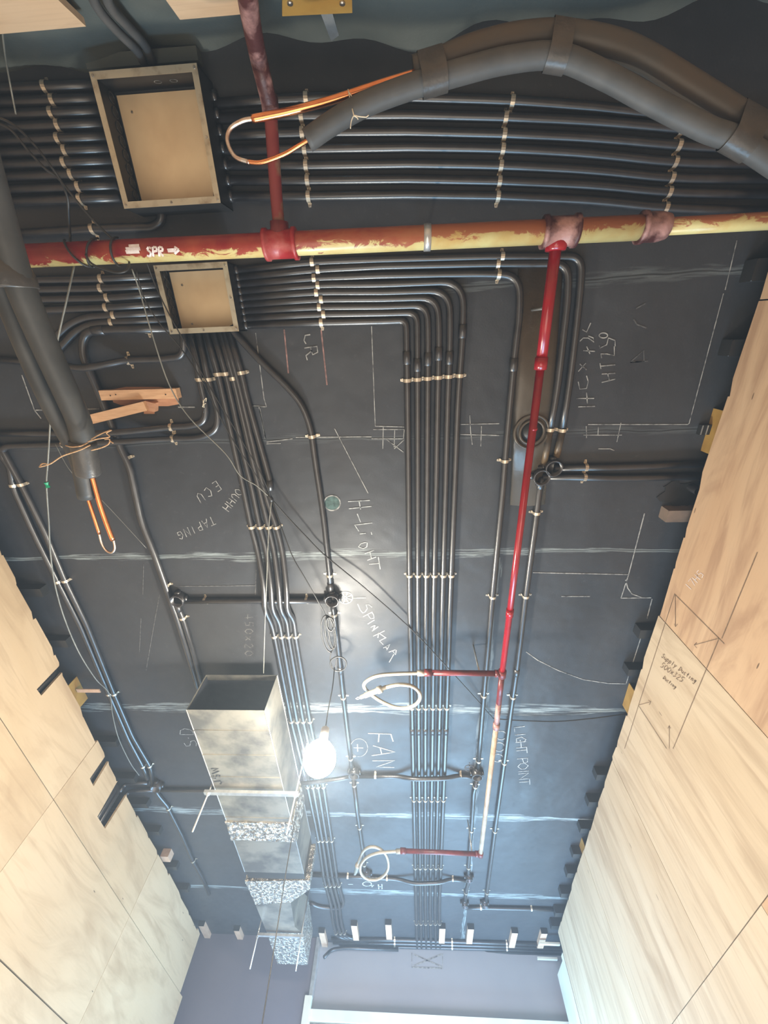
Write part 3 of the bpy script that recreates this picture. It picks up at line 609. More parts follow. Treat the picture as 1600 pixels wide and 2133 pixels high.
clip('r2', 1144, 897, 'left of two brass-tinted clips above the round boxes', 'clips above the round boxes'); clip('r3', 1170, 897, 'right of two brass-tinted clips above the round boxes', 'clips above the round boxes')
clip('h1', 1222, 974, 'metal clip on the upper short conduit to the right wall', None, True); clip('h2', 1219, 996, 'metal clip on the lower short conduit to the right wall', None, True)
clip('rf', 1108, 1893, 'small metal clip on the far right cross conduit', None, True, screws=False); clip('rf', 1002, 1891, 'small clip between the two far elbows', None, False, screws=False)
for x, y, k, t in ((650,910,'m','left of the chalk lines'),(688,1200,'m','just above the near round box'),(697,1282,'m2','just below the near round box'),(717,1455,'m2','beside the near hose end'),(732,1582,'m2','just right of the bulb'),
                   (739,1637,'m3','below the bulb-side round box'),(750,1726,'m3','above the far hose'),(759,1803,'m3','inside the far hose loop')):
    clip(k, x, y, 'metal saddle clip on the middle conduit, %s' % t, 'clips on the middle conduit', True, screws=y < 1500)
clip('ml', 425, 1250, 'metal clip at the left end of the cross conduit', None, True); clip('ml', 637, 1247, 'metal clip at the right end of the cross conduit', None, True)
for x, y, k, t in ((257,956,'l1','below the twine knot'),(345,1221,'l1','above the left round box'),(382,1289,'l2','below the left round box')):
    clip(k, x, y, 'metal saddle clip on the left conduit, %s' % t, 'clips on the left conduit', True)
for x, y, yy in ((26,1012,0),(121,1213,1),(229,1447,2),(298,1598,3)):
    clip('lb2', x, y, 'clip on the outer left-wall conduit, %s row from the camera' % ORD[yy], 'clips along the left plywood', screws=yy < 3)
for x, y, yy in ((45,1010,0),(138,1211,1),(240,1447,2),(313,1597,3)):
    clip('lb3', x, y, 'clip on the inner left-wall conduit, %s row from the camera' % ORD[yy], 'clips along the left plywood', screws=yy < 3)
clip('lb4', 352, 1686, 'small clip on the thin conduit just beyond the slots', None, True, screws=False); clip('lb4', 403, 1795, 'small clip on the thin conduit farther beyond the slots', None, True, screws=False)
clip('h8', 265, 750, 'metal clip on the curved conduit above the timber hatch', None, True); clip('l1', 303, 688, 'metal clip on the thick conduit left of the small box', None, True)
clip('lb1', 355, 889, 'upper of two clips under the timber hatch'.replace('two', 'the two'), None, True); clip('lb2', 359, 914, 'lower of the two clips under the timber hatch', None, True)
clip('lb1', 122, 902, 'upper of the two clips behind the insulated pipe', None, True); clip('lb2', 130, 925, 'lower of the two clips behind the insulated pipe', None, True)
for k, x, y, t in (('lb1',416,791,'first'),('lb2',434,791,'second'),('g0',455,780,'third'),('g1',471,779,'fourth'),('g2',486,789,'fifth'),('gx',503,777,'sixth')):
    clip(k, x, y, 'metal clip below the small box, %s from left' % t, 'clips in the row below the small box')
for i in range(4):
    for j, (y, xx, t) in enumerate(((1099,[524,542,560,577],'above the sheet joint'),(1327,[572,587,601,616],'below the kink'),(1504,[607,619,632,646],'just above the bulb'),(1640,[641,652,663,674],'just below the bulb'),(1752,[664,672,681,691],'beside the taped duct'),(1846,[678,687,696,705],'near the far bend'))):
        clip('g%d' % i, xx[i], y, 'metal clip on %s conduit of the kinked bank, %s' % (ORD[i], t), 'saddle clips across the kinked bank', screws=j < 3)
for i in range(3): clip('g%d' % i, 702+10*i, 1945, 'small clip at the end of the kinked bank, %s from left' % ORD[i], 'clips at the end of the kinked bank', screws=False)
for k, x, y, t in (('hop1',781,1612,'left end of the nearer hop pipe'),('hop1',960,1615,'right end of the nearer hop pipe'),('hop2',724,1825,'left part of the farther hop pipe'),('hop2',806,1829,'middle of the farther hop pipe'),('hop2',944,1831,'right end of the farther hop pipe')):
    clip(k, x, y, 'small metal clip at the %s' % t, 'clips on the hop pipes', True, screws=False)
for j, x in enumerate((822, 942, 1057)):
    for i in range(3): clip('b%d' % i, x, 1958+i*7, 'small clip on the far bundle, %s row and %s from near side' % (ORD[j], ORD[i]), 'clips on the far bundle', screws=False)
for i in range(7):
    for j, t in enumerate(('beside the rusty riser', 'in the middle column', 'in the right column')):
        clip('v%d' % i, cx[i][j], V[i][j+1], 'metal clip on %s upper conduit, %s' % (ORD[i], t), 'saddle clips across the upper right bank')
for i, (x, y) in enumerate(UL): clip('u%d' % i, x, y, 'metal clip left of the big box, %s from the rear wall' % ORD[i], 'saddle clips across the upper left bank')
clip('uh', 191, 477, 'metal clip on the lone conduit below the upper left bank', None, True)
for k, x, y, t in (('s0',210,581,'first'),('s1',209,601,'second'),('s2',223,621,'third'),('s3',220,641,'fourth'),('s4',236,657,'fifth'),('s5',231,671,'sixth')):
    clip(k, x, y, 'metal clip left of the small box, %s from the red pipe' % t, 'clips in the row left of the small box')

# ------------------------------------------------------------------ round conduit boxes (open downward)
def round_box(x, y, label, r=.030, dp=.044):
    p = C(x, y, H-dp); c = Vector((p.x, p.y, ZC))
    t = thing('round_junction_box', label, 'junction box', c)
    bm = B(); s = 24; R = []
    for rr, z in ((r, 0), (r, -dp), (r-.003, -dp), (r-.003, -.006)):
        R.append([bm.verts.new(c+Vector((rr*math.cos(2*math.pi*k/s), rr*math.sin(2*math.pi*k/s), z))) for k in range(s)])
    for a, b in zip(R, R[1:]):
        for k in range(s): bm.faces.new((a[k], a[(k+1) % s], b[(k+1) % s], b[k]))
    bm.faces.new(R[-1]); pt(t, 'body', bm, 'cond', True)
    bm = B(); tube(bm, [c+Vector((( r+.0003)*math.cos(2*math.pi*k/s), (r+.0003)*math.sin(2*math.pi*k/s), -dp+.001)) for k in range(s+1)], .0016, 6, False); pt(t, 'rim', bm, 'rimk', True)
    for a in (0, 90, 180, 270):
        d = Vector((math.cos(math.radians(a)), math.sin(math.radians(a)), 0)); bm = B(); tube(bm, [c+d*(r-.002)+Vector((0,0,-CR-.002)), c+d*(r+.010)+Vector((0,0,-CR-.002))], CR+.0018, 12); pt(t, 'spout', bm, 'cond', True)
    return t
round_box(1155, 977, 'upper of the two round black conduit boxes by the red pipe')
round_box(1130, 996, 'lower of the two round black conduit boxes by the red pipe')
round_box(691, 1254, 'round black conduit box beside the chalk wheel')
round_box(367, 1254, 'round black conduit box at the left end of the cross conduit')
round_box(737, 1618, 'round black conduit box just right of the bulb')
round_box(995, 1621, 'round black conduit box at the right end of the nearer hop pipe')
round_box(323, 1645, 'round black conduit box near the left wall slots')
round_box(763, 1829, 'round black conduit box behind the far hose loop')
round_box(978, 1836, 'round black conduit box at the right end of the farther hop pipe', .024)
round_box(969, 1891, 'left of the two black corner boxes at the far end', .022)
round_box(1011, 1891, 'right of the two black corner boxes at the far end', .022)

# ------------------------------------------------------------------ square pull boxes
def pull_box(corners, zo, label, nh, holes_right, black_bits):
    P = [C(x, y, zo) for x, y in corners]        # tl tr br bl
    x0 = (P[0].x+P[3].x)/2; x1 = (P[1].x+P[2].x)/2; y0 = (P[0].y+P[1].y)/2; y1 = (P[2].y+P[3].y)/2
    zb = CAMH+zo; t = thing('pull_box', label, 'electrical box', ((x0+x1)/2, (y0+y1)/2, ZC))
    th = .003
    for lo, hi in (((x0, y0, zb), (x0+th, y1, ZC)), ((x1-th, y0, zb), (x1, y1, ZC)), ((x0, y0, zb), (x1, y0+th, ZC)), ((x0, y1-th, zb), (x1, y1, ZC))):
        bm = B(); box(bm, lo, hi); pt(t, 'side_panel', bm, 'blk')
    bm = B(); box(bm, (x0+.010, y0+.012, ZC-.006), (x1-th, y1-.006, ZC-.003)); pt(t, 'back_panel', bm, 'beige', label='beige painted back panel')
    bm = B(); wr_ = .016
    for lo, hi in (((x0, y0, zb-.0015), (x0+wr_, y1, zb)), ((x1-wr_, y0, zb-.0015), (x1, y1, zb)), ((x0+wr_, y0, zb-.0015), (x1-wr_, y0+wr_, zb)), ((x0+wr_, y1-wr_, zb-.0015), (x1-wr_, y1, zb))): box(bm, lo, hi)
    pt(t, 'rim', bm, 'frame', label='scuffed beige metal rim')
    for i in range(nh):
        y = y0 + (y1-y0)*(i+.7)/(nh+.2); bm = B()
        c = Vector((x0+.004, y, ZC-.022)); n = 16; r = .0125
        tube(bm, [c+Vector((0, r*math.cos(2*math.pi*k/n), r*math.sin(2*math.pi*k/n))) for k in range(n+1)], .0016, 5, False); pt(t, 'bushing', bm, 'cond', True)
        bm = B(); tube(bm, [(x0+.0032, y, ZC-.022), (x0+.0036, y, ZC-.022)], r, 16); pt(t, 'knockout', bm, 'blk')
    for x, y in ((x0+.008, y0+.008), (x1-.008, y0+.008), (x1-.008, y1-.008), (x0+.008, y1-.008), ((x0+x1)/2, y1-.008), (x1-.008, (y0+y1)/2)):
        bm = B(); bmesh.ops.create_cone(bm, cap_ends=True, segments=10, radius1=.003, radius2=.0036, depth=.002, matrix=Matrix.Translation((x, y, zb-.0025))); pt(t, 'screw', bm, 'screw')
    for x, y in ((x0+.045, y0+.05), (x1-.03, y1-.03), (x0+.05, y1-.03)):
        bm = B(); bmesh.ops.create_cone(bm, cap_ends=True, segments=10, radius1=.003, radius2=.0036, depth=.003, matrix=Matrix.Translation((x, y, ZC-.0075))); pt(t, 'screw', bm, 'screw')
    for i in range(holes_right):
        y = y0 + (y1-y0)*(i+.9)/(holes_right+.8); bm = B()
        tube(bm, [(x1-.001, y, ZC-.016), (x1+.012, y, ZC-.016)], .0155, 12); pt(t, 'bushing', bm, 'cond', True)
    return t, x0, x1, y0, y1, zb
t, x0, x1, y0, y1, zb = pull_box([(190,143),(411,138),(461,428),(253,430)], 1.405, 'larger open square box with beige back above the painted main pipe', 9, 7, 0)
for dx in (0, .045):   # chalk ovals on its dark rear side
    bm = B(); cxx = x0+(x1-x0)*.52+dx; ribbon(bm, [(cxx+.010*math.cos(2*math.pi*k/14), y0+.0035, ZC-.035+.007*math.sin(2*math.pi*k/14)) for k in range(15)], (0,1,0), .0015); pt(t, 'chalk_mark', bm, 'chalk')
pull_box([(317,553),(470,545),(501,689),(357,697)], 1.425, 'smaller open square box with beige back below the painted main pipe', 7, 9, 1)

# ------------------------------------------------------------------ sprinkler pipework
ZM = 1.32
def cyl(t, name, a, b, r, m, seg=24, label=None, rs=None):
    bm = B(); tube(bm, [a, b] if rs is None else [a+(b-a)*k/(len(rs)-1) for k in range(len(rs))], r, seg, rs=rs); return pt(t, name, bm, m, True, label)
A0, A1 = C(-90, 540, ZM), C(1365, 473, ZM); A1.z = A0.z
ymid = (A0.y+A1.y)/2
mp_ = thing('main_pipe', 'large sprinkler main pipe with flaking red and yellow paint', 'pipe', (A0+A1)/2)
cyl(mp_, 'pipe_length', A0, A1, .0295, 'main', 28)
A2 = C(1680, 456, ZM); cyl(mp_, 'reduced_pipe_length', A1, A2, .0205, 'main', 28)
ax = (A1-A0).normalized()
def on(x, y): p = C(x, y, ZM); return A0+ax*((p-A0).dot(ax))
def tee(x, y, m, lab):
    c = on(x, y); bm = B(); n = 9
    tube(bm, [c-ax*.047, c-ax*.046, c-ax*.036, c-ax*.035, c+ax*.035, c+ax*.036, c+ax*.046, c+ax*.047], .035, 28, rs=[.033,.040,.040,.0355,.0355,.040,.040,.033])
    return pt(mp_, 'tee_fitting', bm, m, True, lab), c
_, T1 = tee(585, 505, 'teered', 'red cast tee fitting'); _, T2 = tee(1166, 483, 'rust', 'rusty pink tee fitting')
c = on(1362, 473); bm = B(); tube(bm, [c-ax*.038, c-ax*.037, c-ax*.027, c-ax*.026, c+ax*.012, c+ax*.034, c+ax*.035], .03, 28, rs=[.033,.039,.039,.035,.035,.030,.022]); pt(mp_, 'reducer_coupling', bm, 'rust', True)
c = on(890, 497); bm = B(); tube(bm, [c-ax*.010, c-ax*.0095, c+ax*.0095, c+ax*.010], .033, 28, rs=[.030,.0325,.0325,.030])
hc = thing('pipe_clamp', 'grey metal hanger clamp round the painted main pipe', 'clamp', c); pt(hc, 'band', bm, 'steel', True)
bm = B(); tube(bm, [c+Vector((0,0,.03)), Vector((c.x, c.y, ZC))], .005, 10); pt(hc, 'hanger_rod', bm, 'steel', True)
def on_cyl(x, y, off=.0008):
    d = ray(x, y); o = O; dd = d-ax*d.dot(ax); oo = (o-A0)-ax*(o-A0).dot(ax); r = .0295+off
    a = dd.dot(dd); b = 2*oo.dot(dd); cc = oo.dot(oo)-r*r; disc = max(0, b*b-4*a*cc); return o+d*((-b-math.sqrt(disc))/(2*a))
def pipe_marks(strokes, wd, lab, m='white'):
    bm = B()
    for s in strokes:
        for q0, q1 in zip(s, s[1:]):
            p = [on_cyl(q0[0]+(q1[0]-q0[0])*k/4, q0[1]+(q1[1]-q0[1])*k/4) for k in range(5)]
            ribbon(bm, p, (on_cyl((q0[0]+q1[0])/2, (q0[1]+q1[1])/2)-on((q0[0]+q1[0])/2, (q0[1]+q1[1])/2)).normalized(), wd)
    pt(mp_, 'stencil_marking', bm, m, label=lab)
pipe_marks(text_px('SPR', 304, 535, 1, -.03, 20, .62), .0055, 'white stencilled letters SPR')
pipe_marks([[(349,522),(366,521)]], .009, 'white stencilled arrow shaft'); pipe_marks([[(363,514),(373,520.5),(364,529)], [(366,517),(366,525)]], .0055, 'white stencilled arrow head')
pipe_marks([[(268,513),(290,512)],[(262,519),(292,518)],[(262,525),(290,524)]], .009, 'pale rubbed patch on the pipe', 'white')
# riser
rp = thing('riser_pipe', 'dark red rusty pipe rising from the main pipe to the rear wall', 'pipe', T1)
R_ = [T1+Vector((0,-.03,.0)), C(575, 400, ZM), C(563, 222, ZM), C(543, 140, 1.27), C(526, 60, 1.185), C(512, -30, 1.08), C(500, -120, .98)]
bm = B(); tube(bm, spline(R_[:3], 8), .0165, 18); pt(rp, 'pipe_length', bm, 'riser', True)
bm = B(); tube(bm, spline(R_[2:], 8), .020, 18); pt(rp, 'wrapped_pipe_length', bm, 'rust', True, 'blotched rusty upper length')
bm = B(); a = R_[1]-R_[0]; a.normalize(); tube(bm, [T1, T1+a*.052, T1+a*.053], .025, 20, rs=[.027,.025,.017]); pt(rp, 'socket', bm, 'darkred', True)
bm = B(); tube(bm, [R_[2]-Vector((0,-.02,0)), R_[2]-Vector((0,.02,0))], .0215, 18); pt(rp, 'joint', bm, 'rust', True)
# branch
ZB = 1.325
def Q(x, y): return C(x, y, ZB)
br = thing('sprinkler_branch_pipe', 'bright red sprinkler branch pipe with two side arms below the ceiling', 'pipe', T2)
P0, P1, P2, P3, P4, P5 = Q(1158,512), Q(1127,757), Q(1062,1276), Q(1046,1403), Q(1034,1512), Q(1001,1779)
bm = B(); d = (P1-P0).normalized(); tube(bm, [T2, P0, P0+d*.012, P0+d*.013], .028, 24, rs=[.030,.030,.027,.018]); pt(br, 'socket', bm, 'red', True)
cyl(br, 'pipe_length', P0, P1, .0162, 'red', 20); cyl(br, 'pipe_length', P1, P3, .0128, 'red', 20)
cyl(br, 'pipe_length', P3, P3+(P4-P3)*.55, .0128, 'darkred', 20, 'dark red pipe length')
cyl(br, 'pipe_length', P3+(P4-P3)*.55, P4, .0128, 'rust', 20, 'dusty pink pipe length'); cyl(br, 'pipe_length', P4, P5, .0125, 'tan', 20, 'unpainted tan pipe length')
for p, rr, m in ((P1, .0195, 'red'), (P2, .0155, 'red'), (P3, .018, 'darkred'), (P4, .0165, 'rust'), (P5, .0165, 'darkred'), (Q(1111,893), .0135, 'red')):
    d = (P5-P0).normalized(); cyl(br, 'coupling', p-d*.018 if rr > .014 else p-d*.004, p+d*.018 if rr > .014 else p+d*.004, rr, m, 20)
for s, e in ((P3, Q(884,1401)), (P5, Q(834,1772))):
    d = (e-s).normalized(); cyl(br, 'side_arm', s, e, .0128, 'darkred', 20, 'dark red side arm'); cyl(br, 'coupling', e-d*.0, e-d*.035, .0165, 'darkred', 20); cyl(br, 'coupling', s+d*.012, s+d*.032, .016, 'darkred', 20)
cyl(br, 'hanger_rod', (P0+P1)/2+Vector((0,0,.01)), Vector(((P0+P1).x/2, (P0+P1).y/2, ZC)), .004, 'steel', 8)
cyl(br, 'hanger_rod', P5+Vector((-.05,0,0)), Vector((P5.x-.05, P5.y, ZC)), .004, 'steel', 8); cyl(br, 'hanger_rod', P3+Vector((-.1,0,0)), Vector((P3.x-.1, P3.y, ZC)), .004, 'steel', 8)
# hoses
def hose(px, zz, nut, fit, label, r=.0085):
    t = thing('sprinkler_hose', label, 'flexible hose', C(px[0][0], px[0][1], zz[0]))
    n = len(px); path = spline([C(x, y, zz[i] if i < len(zz) else zz[-1]) for i, (x, y) in enumerate(px)], 7)
    bm = B(); tube(bm, path, r, 14); pt(t, 'hose_tube', bm, 'hose', True)
    d = (path[1]-path[0]).normalized(); cyl(t, 'union_nut', path[0]-d*.02, path[0]+d*.02, .014, 'hose', 6)
    e = path[-1]; d = (path[-1]-path[-4]).normalized()
    bm = B(); tube(bm, [e-d*.03, e-d*.005, e-d*.004, e+d*.015, e+d*.016, e+d*.085, e+d*.086, e+d*.11], .012, 12, rs=[.0095,.0095,.017,.017,.0125,.0125,.010,.009]); pt(t, 'end_fitting', bm, 'hose', True)
    for s in (-1, 1):
        x, y = frame_from(d); f = e+d*.11
        bm = B(); tube(bm, spline([f, f+d*.012+x*s*.006, f+d*.022+x*s*.003, f+d*.028+y*.004]), .0012, 6); pt(t, 'hook', bm, 'steel', True)
def zc(px, k): return [(620+a*k[2], 1160+b*k[2]) for a, b in px]
hose([(620+a*.175, 1160+b*.175) for a, b in ((1478,1381),(1200,1390),(1000,1405),(880,1440),(800,1500),(800,1560),(880,1640),(1000,1720),(1150,1785),(1280,1800),(1400,1760),(1460,1680),(1440,1600),(1350,1535),(1200,1520),(1060,1550),(990,1575))],
     [1.325,1.325,1.325,1.325,1.325,1.33,1.335,1.335,1.33,1.32,1.31,1.30,1.30,1.30,1.295,1.295,1.295], 0, 0, 'braided metal hose in a fish-shaped loop on the nearer side arm')
hose([(600+a*.2875, 1500+b*.2875) for a, b in ((806,950),(720,955),(640,965),(570,995),(527,1050),(530,1110),(575,1150),(640,1155),(700,1120),(728,1060),(712,980),(660,930),(600,918),(550,945),(518,1010),(505,1050))],
     [1.325,1.325,1.325,1.32,1.31,1.30,1.30,1.30,1.31,1.32,1.33,1.34,1.34,1.34,1.34,1.34], 0, 0, 'braided metal hose coiled in a ring on the farther side arm')

# ------------------------------------------------------------------ bulging wrapped pipe and recessed ring beside the red branch
bm = B(); pts = [C(1128, 530), C(1122, 700), C(1112, 880), C(1098, 1050)]
c0, c1 = pts[0], pts[-1]; s = 12; R = []
for p in (c0, (c0+c1)/2, c1):
    R.append([bm.verts.new(Vector((p.x+.072*math.cos(math.pi*k/s), p.y, ZC-.018*math.sin(math.pi*k/s)))) for k in range(s+1)])
for a, b in zip(R, R[1:]):
    for k in range(s): bm.faces.new((a[k], a[k+1], b[k+1], b[k]))
bm.faces.new(R[0]); bm.faces.new(R[-1][::-1])
M['bulge'] = rubber('brown_smeared_rubber', (.055, .045, .034), (.10, .078, .055), rough=.3)
o = rebase(link('wrapped_ceiling_ridge', bm, 'bulge', smooth=True)); tag(o, 'shallow brownish rubber-wrapped ridge running behind the red branch pipe', 'ceiling ridge')
cc = C(1108, 900, H-.02); t = thing('ceiling_outlet', 'round black outlet ring in the wrapped ridge behind the red pipe', 'ceiling outlet', cc)
for r, rr, z in ((.062, .006, .004), (.044, .005, -.001)):
    bm = B(); tube(bm, [cc+Vector((r*math.cos(2*math.pi*k/32), r*math.sin(2*math.pi*k/32), z)) for k in range(33)], rr, 8, False); pt(t, 'ring', bm, 'bulge', True)
bm = B(); tube(bm, [cc+Vector((0,0,.008)), cc+Vector((0,0,.0))], .042, 24); pt(t, 'cover', bm, 'blk', True)

# ------------------------------------------------------------------ insulated copper lines
def iline(t, name, px, r, m='foam', n=6):
    path = spline([C(x, y, z) for x, y, z in px], n); bm = B(); tube(bm, path, r, 20); pt(t, name, bm, m, True); return path
def band(t, path, i, r, m='tape', L=.03, sh=0, off=None):
    p = path[i]; d = (path[min(i+1, len(path)-1)]-path[i-1]).normalized(); off = off or Vector()
    bm = B(); tube(bm, [p-d*L+off, p-d*L*.98+off, p+d*L*.98+off, p+d*L+off], r, 24, rs=[r-.002, r, r, r-.002])
    for v in bm.verts: pass
    pt(t, 'tape_wrap', bm, m, True)
# right arch
t = thing('insulated_pipe_pair', 'pair of insulated copper pipes arching across the top right', 'pipe', C(1160, 100, 1.2))
lo = [(640,293,1.22),(690,258,1.22),(760,218,1.22),(850,183,1.22),(960,150,1.22),(1060,125,1.22),(1160,118,1.22),(1260,158,1.21),(1360,212,1.2),(1470,268,1.19),(1540,296,1.18),(1660,375,1.17)]
hi = [(862,147,1.25),(920,127,1.25),(980,103,1.25),(1070,80,1.25),(1170,73,1.25),(1270,90,1.24),(1340,118,1.24),(1430,172,1.23),(1520,228,1.22),(1600,280,1.21),(1680,330,1.2)]
pl = iline(t, 'insulated_pipe', lo, .0225); ph = iline(t, 'insulated_pipe', hi, .025, 'foamb')
for (x, y, L, r) in ((908,150,.028,.045), (1172,92,.022,.047), (1540,262,.03,.047)):
    p = C(x, y, 1.235); q = min(range(len(pl)), key=lambda i: (pl[i]-p).length); d = (pl[min(q+1, len(pl)-1)]-pl[q-1]).normalized()
    q2 = min(range(len(ph)), key=lambda i: (ph[i]-pl[q]).length); a, b = pl[q], ph[q2]; sd = (b-a); sd -= d*sd.dot(d); up_ = sd.cross(d).normalized(); sdn = sd.normalized(); half = sd.length/2
    bm = B(); rings = []; mid = a+sd/2; n = 28
    for s_ in (-L, L):
        ring = []
        for k in range(n):
            an = 2*math.pi*k/n; cxn, syn = math.cos(an), math.sin(an); rr = .0275
            ring.append(bm.verts.new(mid + d*s_ + sdn*(rr*cxn + (half if cxn > 0 else -half)) + up_*(rr*syn)))
        rings.append(ring)
    for k in range(n): bm.faces.new((rings[0][k], rings[0][(k+1) % n], rings[1][(k+1) % n], rings[1][k]))
    pt(t, 'tape_wrap', bm, 'tape', True, 'dark tape binding both pipes')
cu = spline([C(*q) for q in ((870,152,1.245),(790,176,1.24),(700,206,1.235),(620,228,1.23),(565,240,1.23),(525,248,1.23))], 6)
bm = B(); tube(bm, cu, .0085, 14); pt(t, 'copper_tube', bm, 'copper', True, 'thick bare copper tube')
cu2 = spline([C(*q) for q in ((530,247,1.23),(505,252,1.23),(480,268,1.23),(474,295,1.23),(490,326,1.23),(520,338,1.23))], 6)
bm = B(); tube(bm, cu2, .0048, 12); pt(t, 'copper_bend', bm, 'braze', True, 'brazed thin copper bend')
cu3 = spline([C(*q) for q in ((515,337,1.23),(545,338,1.23),(590,322,1.225),(620,305,1.22),(645,290,1.22))], 6)
bm = B(); tube(bm, cu3, .0048, 12); pt(t, 'copper_tube', bm, 'copper', True, 'thin bare copper tube')
s = thing('string_tie', 'cream string tied round the copper tube and insulated pipe', 'string', C(735, 225, 1.2))
for q in (((725,186,1.225),(730,210,1.21),(737,240,1.19)), ((737,240,1.19),(732,252,1.19),(730,268,1.19)), ((737,240,1.19),(750,243,1.19),(763,244,1.19)), ((727,192,1.22),(735,205,1.21),(737,214,1.2)), ((737,241,1.19),(744,245,1.19),(746,249,1.19)), ((763,244,1.19),(768,240,1.19))):
    bm = B(); tube(bm, spline([C(*a) for a in q], 4), .0011, 6); pt(s, 'strand', bm, 'whitetie', True)
# hanging pair at left
t = thing('insulated_pipe_pair', 'pair of grey insulated pipes hanging down at the left edge', 'pipe', C(60, 700, 1.1))
pa = iline(t, 'insulated_pipe', [(-90,280,1.0),(-40,480,1.03),(5,600,1.05),(60,740,1.06),(110,850,1.08),(150,925,1.10),(168,970,1.11),(180,1035,1.12)], .0245, 'foamd')
pb = iline(t, 'insulated_pipe', [(-60,250,.99),(-5,440,1.02),(40,590,1.03),(85,700,1.05),(130,800,1.07),(165,880,1.09),(176,935,1.10)], .031, 'foamd')
def sleeve(px, r, m='tape', lab=None):
    path = spline([C(*q) for q in px], 5); bm = B(); tube(bm, path, r, 20); pt(t, 'tape_wrap', bm, m, True, lab)
sleeve([(172,918,1.095),(180,965,1.10),(184,985,1.105)], .034, lab='ragged tape wrap at the pipe ends')
sleeve([(-12,545,1.03),(18,575,1.03),(28,600,1.03)], .050, lab='wide tape binding both pipes')
cu = spline([C(*q) for q in ((190,985,1.11),(205,1040,1.12),(220,1085,1.125),(235,1125,1.13))], 6); bm = B(); tube(bm, cu, .0078, 14); pt(t, 'copper_tube', bm, 'copper', True, 'thick bare copper tube')
cu = spline([C(*q) for q in ((182,1035,1.12),(192,1065,1.12),(207,1112,1.13))], 6); bm = B(); tube(bm, cu, .0052, 14); pt(t, 'copper_tube', bm, 'copper', True, 'thin bare copper tube')
cu = spline([C(*q) for q in ((206,1110,1.13),(212,1132,1.13),(222,1147,1.13),(233,1151,1.13),(239,1142,1.13),(236,1122,1.13))], 6); bm = B(); tube(bm, cu, .0036, 12); pt(t, 'copper_bend', bm, 'braze', True, 'brazed thin copper bend')
s = thing('twine_tie', 'rough tan twine knotted round the hanging insulated pipes', 'twine', C(180, 930, 1.05))
for q in (((137,928,1.07),(150,931,1.05),(168,929,1.04),(183,922,1.06)), ((188,927,1.05),(165,938,1.04),(130,950,1.04),(105,966,1.05),(82,973,1.06)), ((183,920,1.06),(205,914,1.07),(228,910,1.08),(222,902,1.08),(232,896,1.08)),
          ((190,915,1.07),(210,904,1.08),(230,896,1.08)), ((190,938,1.06),(210,933,1.07),(226,925,1.08),(228,915,1.08),(218,915,1.08)), ((82,973,1.06),(88,966,1.06),(98,966,1.06)), ((228,918,1.08),(236,923,1.08))):
    bm = B(); tube(bm, spline([C(*a) for a in q], 5), .0018, 7); pt(s, 'strand', bm, 'twine', True)
# rear black insulated pipes
for a, lb in ((((175,-60,1.15),(200,10,1.24),(240,60,1.32),(285,105,1.40),(300,133,1.46)), 'left of the two black insulated pipes above the big box'), (((205,-60,1.15),(228,10,1.24),(262,50,1.32),(300,92,1.40),(318,128,1.46)), 'right of the two black insulated pipes above the big box')):
    bm = B(); tube(bm, spline([C(*q) for q in a], 6), .0105, 14); o = rebase(link('insulated_pipe', bm, 'foam', smooth=True)); tag(o, lb, 'pipe')
bm = B(); box(bm, C(190,128)+Vector((0,0,-.03)), C(420,118)+Vector((0,.02,0))); o = rebase(link('ceiling_batten', bm, 'rub')); tag(o, 'rubber-covered batten behind the big box', 'batten')

# ------------------------------------------------------------------ duct
ZD0, ZD1 = 1.215, 1.415
xl, xr = -1.016, -.652
yd0, yd1 = 1.545, 2.965
t = thing('ventilation_duct', 'rectangular galvanised ventilation duct with open near end', 'duct', ((xl+xr)/2, yd0, CAMH+ZD0))
z0, z1 = CAMH+ZD0, CAMH+ZD1
for nm, lo, hi_ in (('bottom_panel', (xl, yd0, z0), (xr, yd1, z0+.001)), ('top_panel', (xl, yd0, z1-.001), (xr, yd1, z1)), ('side_panel', (xl, yd0, z0), (xl+.001, yd1, z1)), ('side_panel', (xr-.001, yd0, z0), (xr, yd1, z1))):
    bm = B(); box(bm, lo, hi_); pt(t, nm, bm, 'galv')
M['ductin'] = mat('shaded_duct_inside', (.02, .024, .035), (.03, .034, .045), rough=.6)  # navy tone paints the shade inside the open duct
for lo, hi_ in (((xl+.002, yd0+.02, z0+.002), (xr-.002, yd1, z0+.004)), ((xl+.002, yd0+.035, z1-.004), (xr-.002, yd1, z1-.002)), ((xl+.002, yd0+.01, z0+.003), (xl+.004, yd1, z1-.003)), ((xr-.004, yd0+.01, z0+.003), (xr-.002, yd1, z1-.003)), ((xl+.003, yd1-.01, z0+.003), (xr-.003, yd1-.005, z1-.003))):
    bm = B(); box(bm, lo, hi_); pt(t, 'shaded_panel', bm, 'ductin', label='inner panel coloured dark for duct shade')
for px, py in ((470,1521),(480,1572),(490,1618),(505,1702)):
    y = C(px, py, ZD0).y; bm = B(); box(bm, (xl-.0005, y, z0-.0025), (xr+.0005, y+.005, z0)); pt(t, 'standing_seam', bm, 'galv')
for a, b in (((xl, z0), (0, 0)), ((xr, z0), (0, 0))):
    bm = B(); tube(bm, [(a[0], yd0, a[1]), (a[0], yd1, a[1])], .0022, 6); pt(t, 'corner_seam', bm, 'steel', True)
bm = B(); tube(bm, [(xr, yd0, z1), (xr, yd1, z1)], .0022, 6); pt(t, 'corner_seam', bm, 'steel', True)
ya, yb = C(540, 1712, ZD0).y, C(540, 1749, ZD0).y
bm = B(); box(bm, (xl-.006, ya, z0-.006), (xr+.006, yb, z1+.004)); bmesh.ops.subdivide_edges(bm, edges=bm.edges[:], cuts=10, use_grid_fill=True)
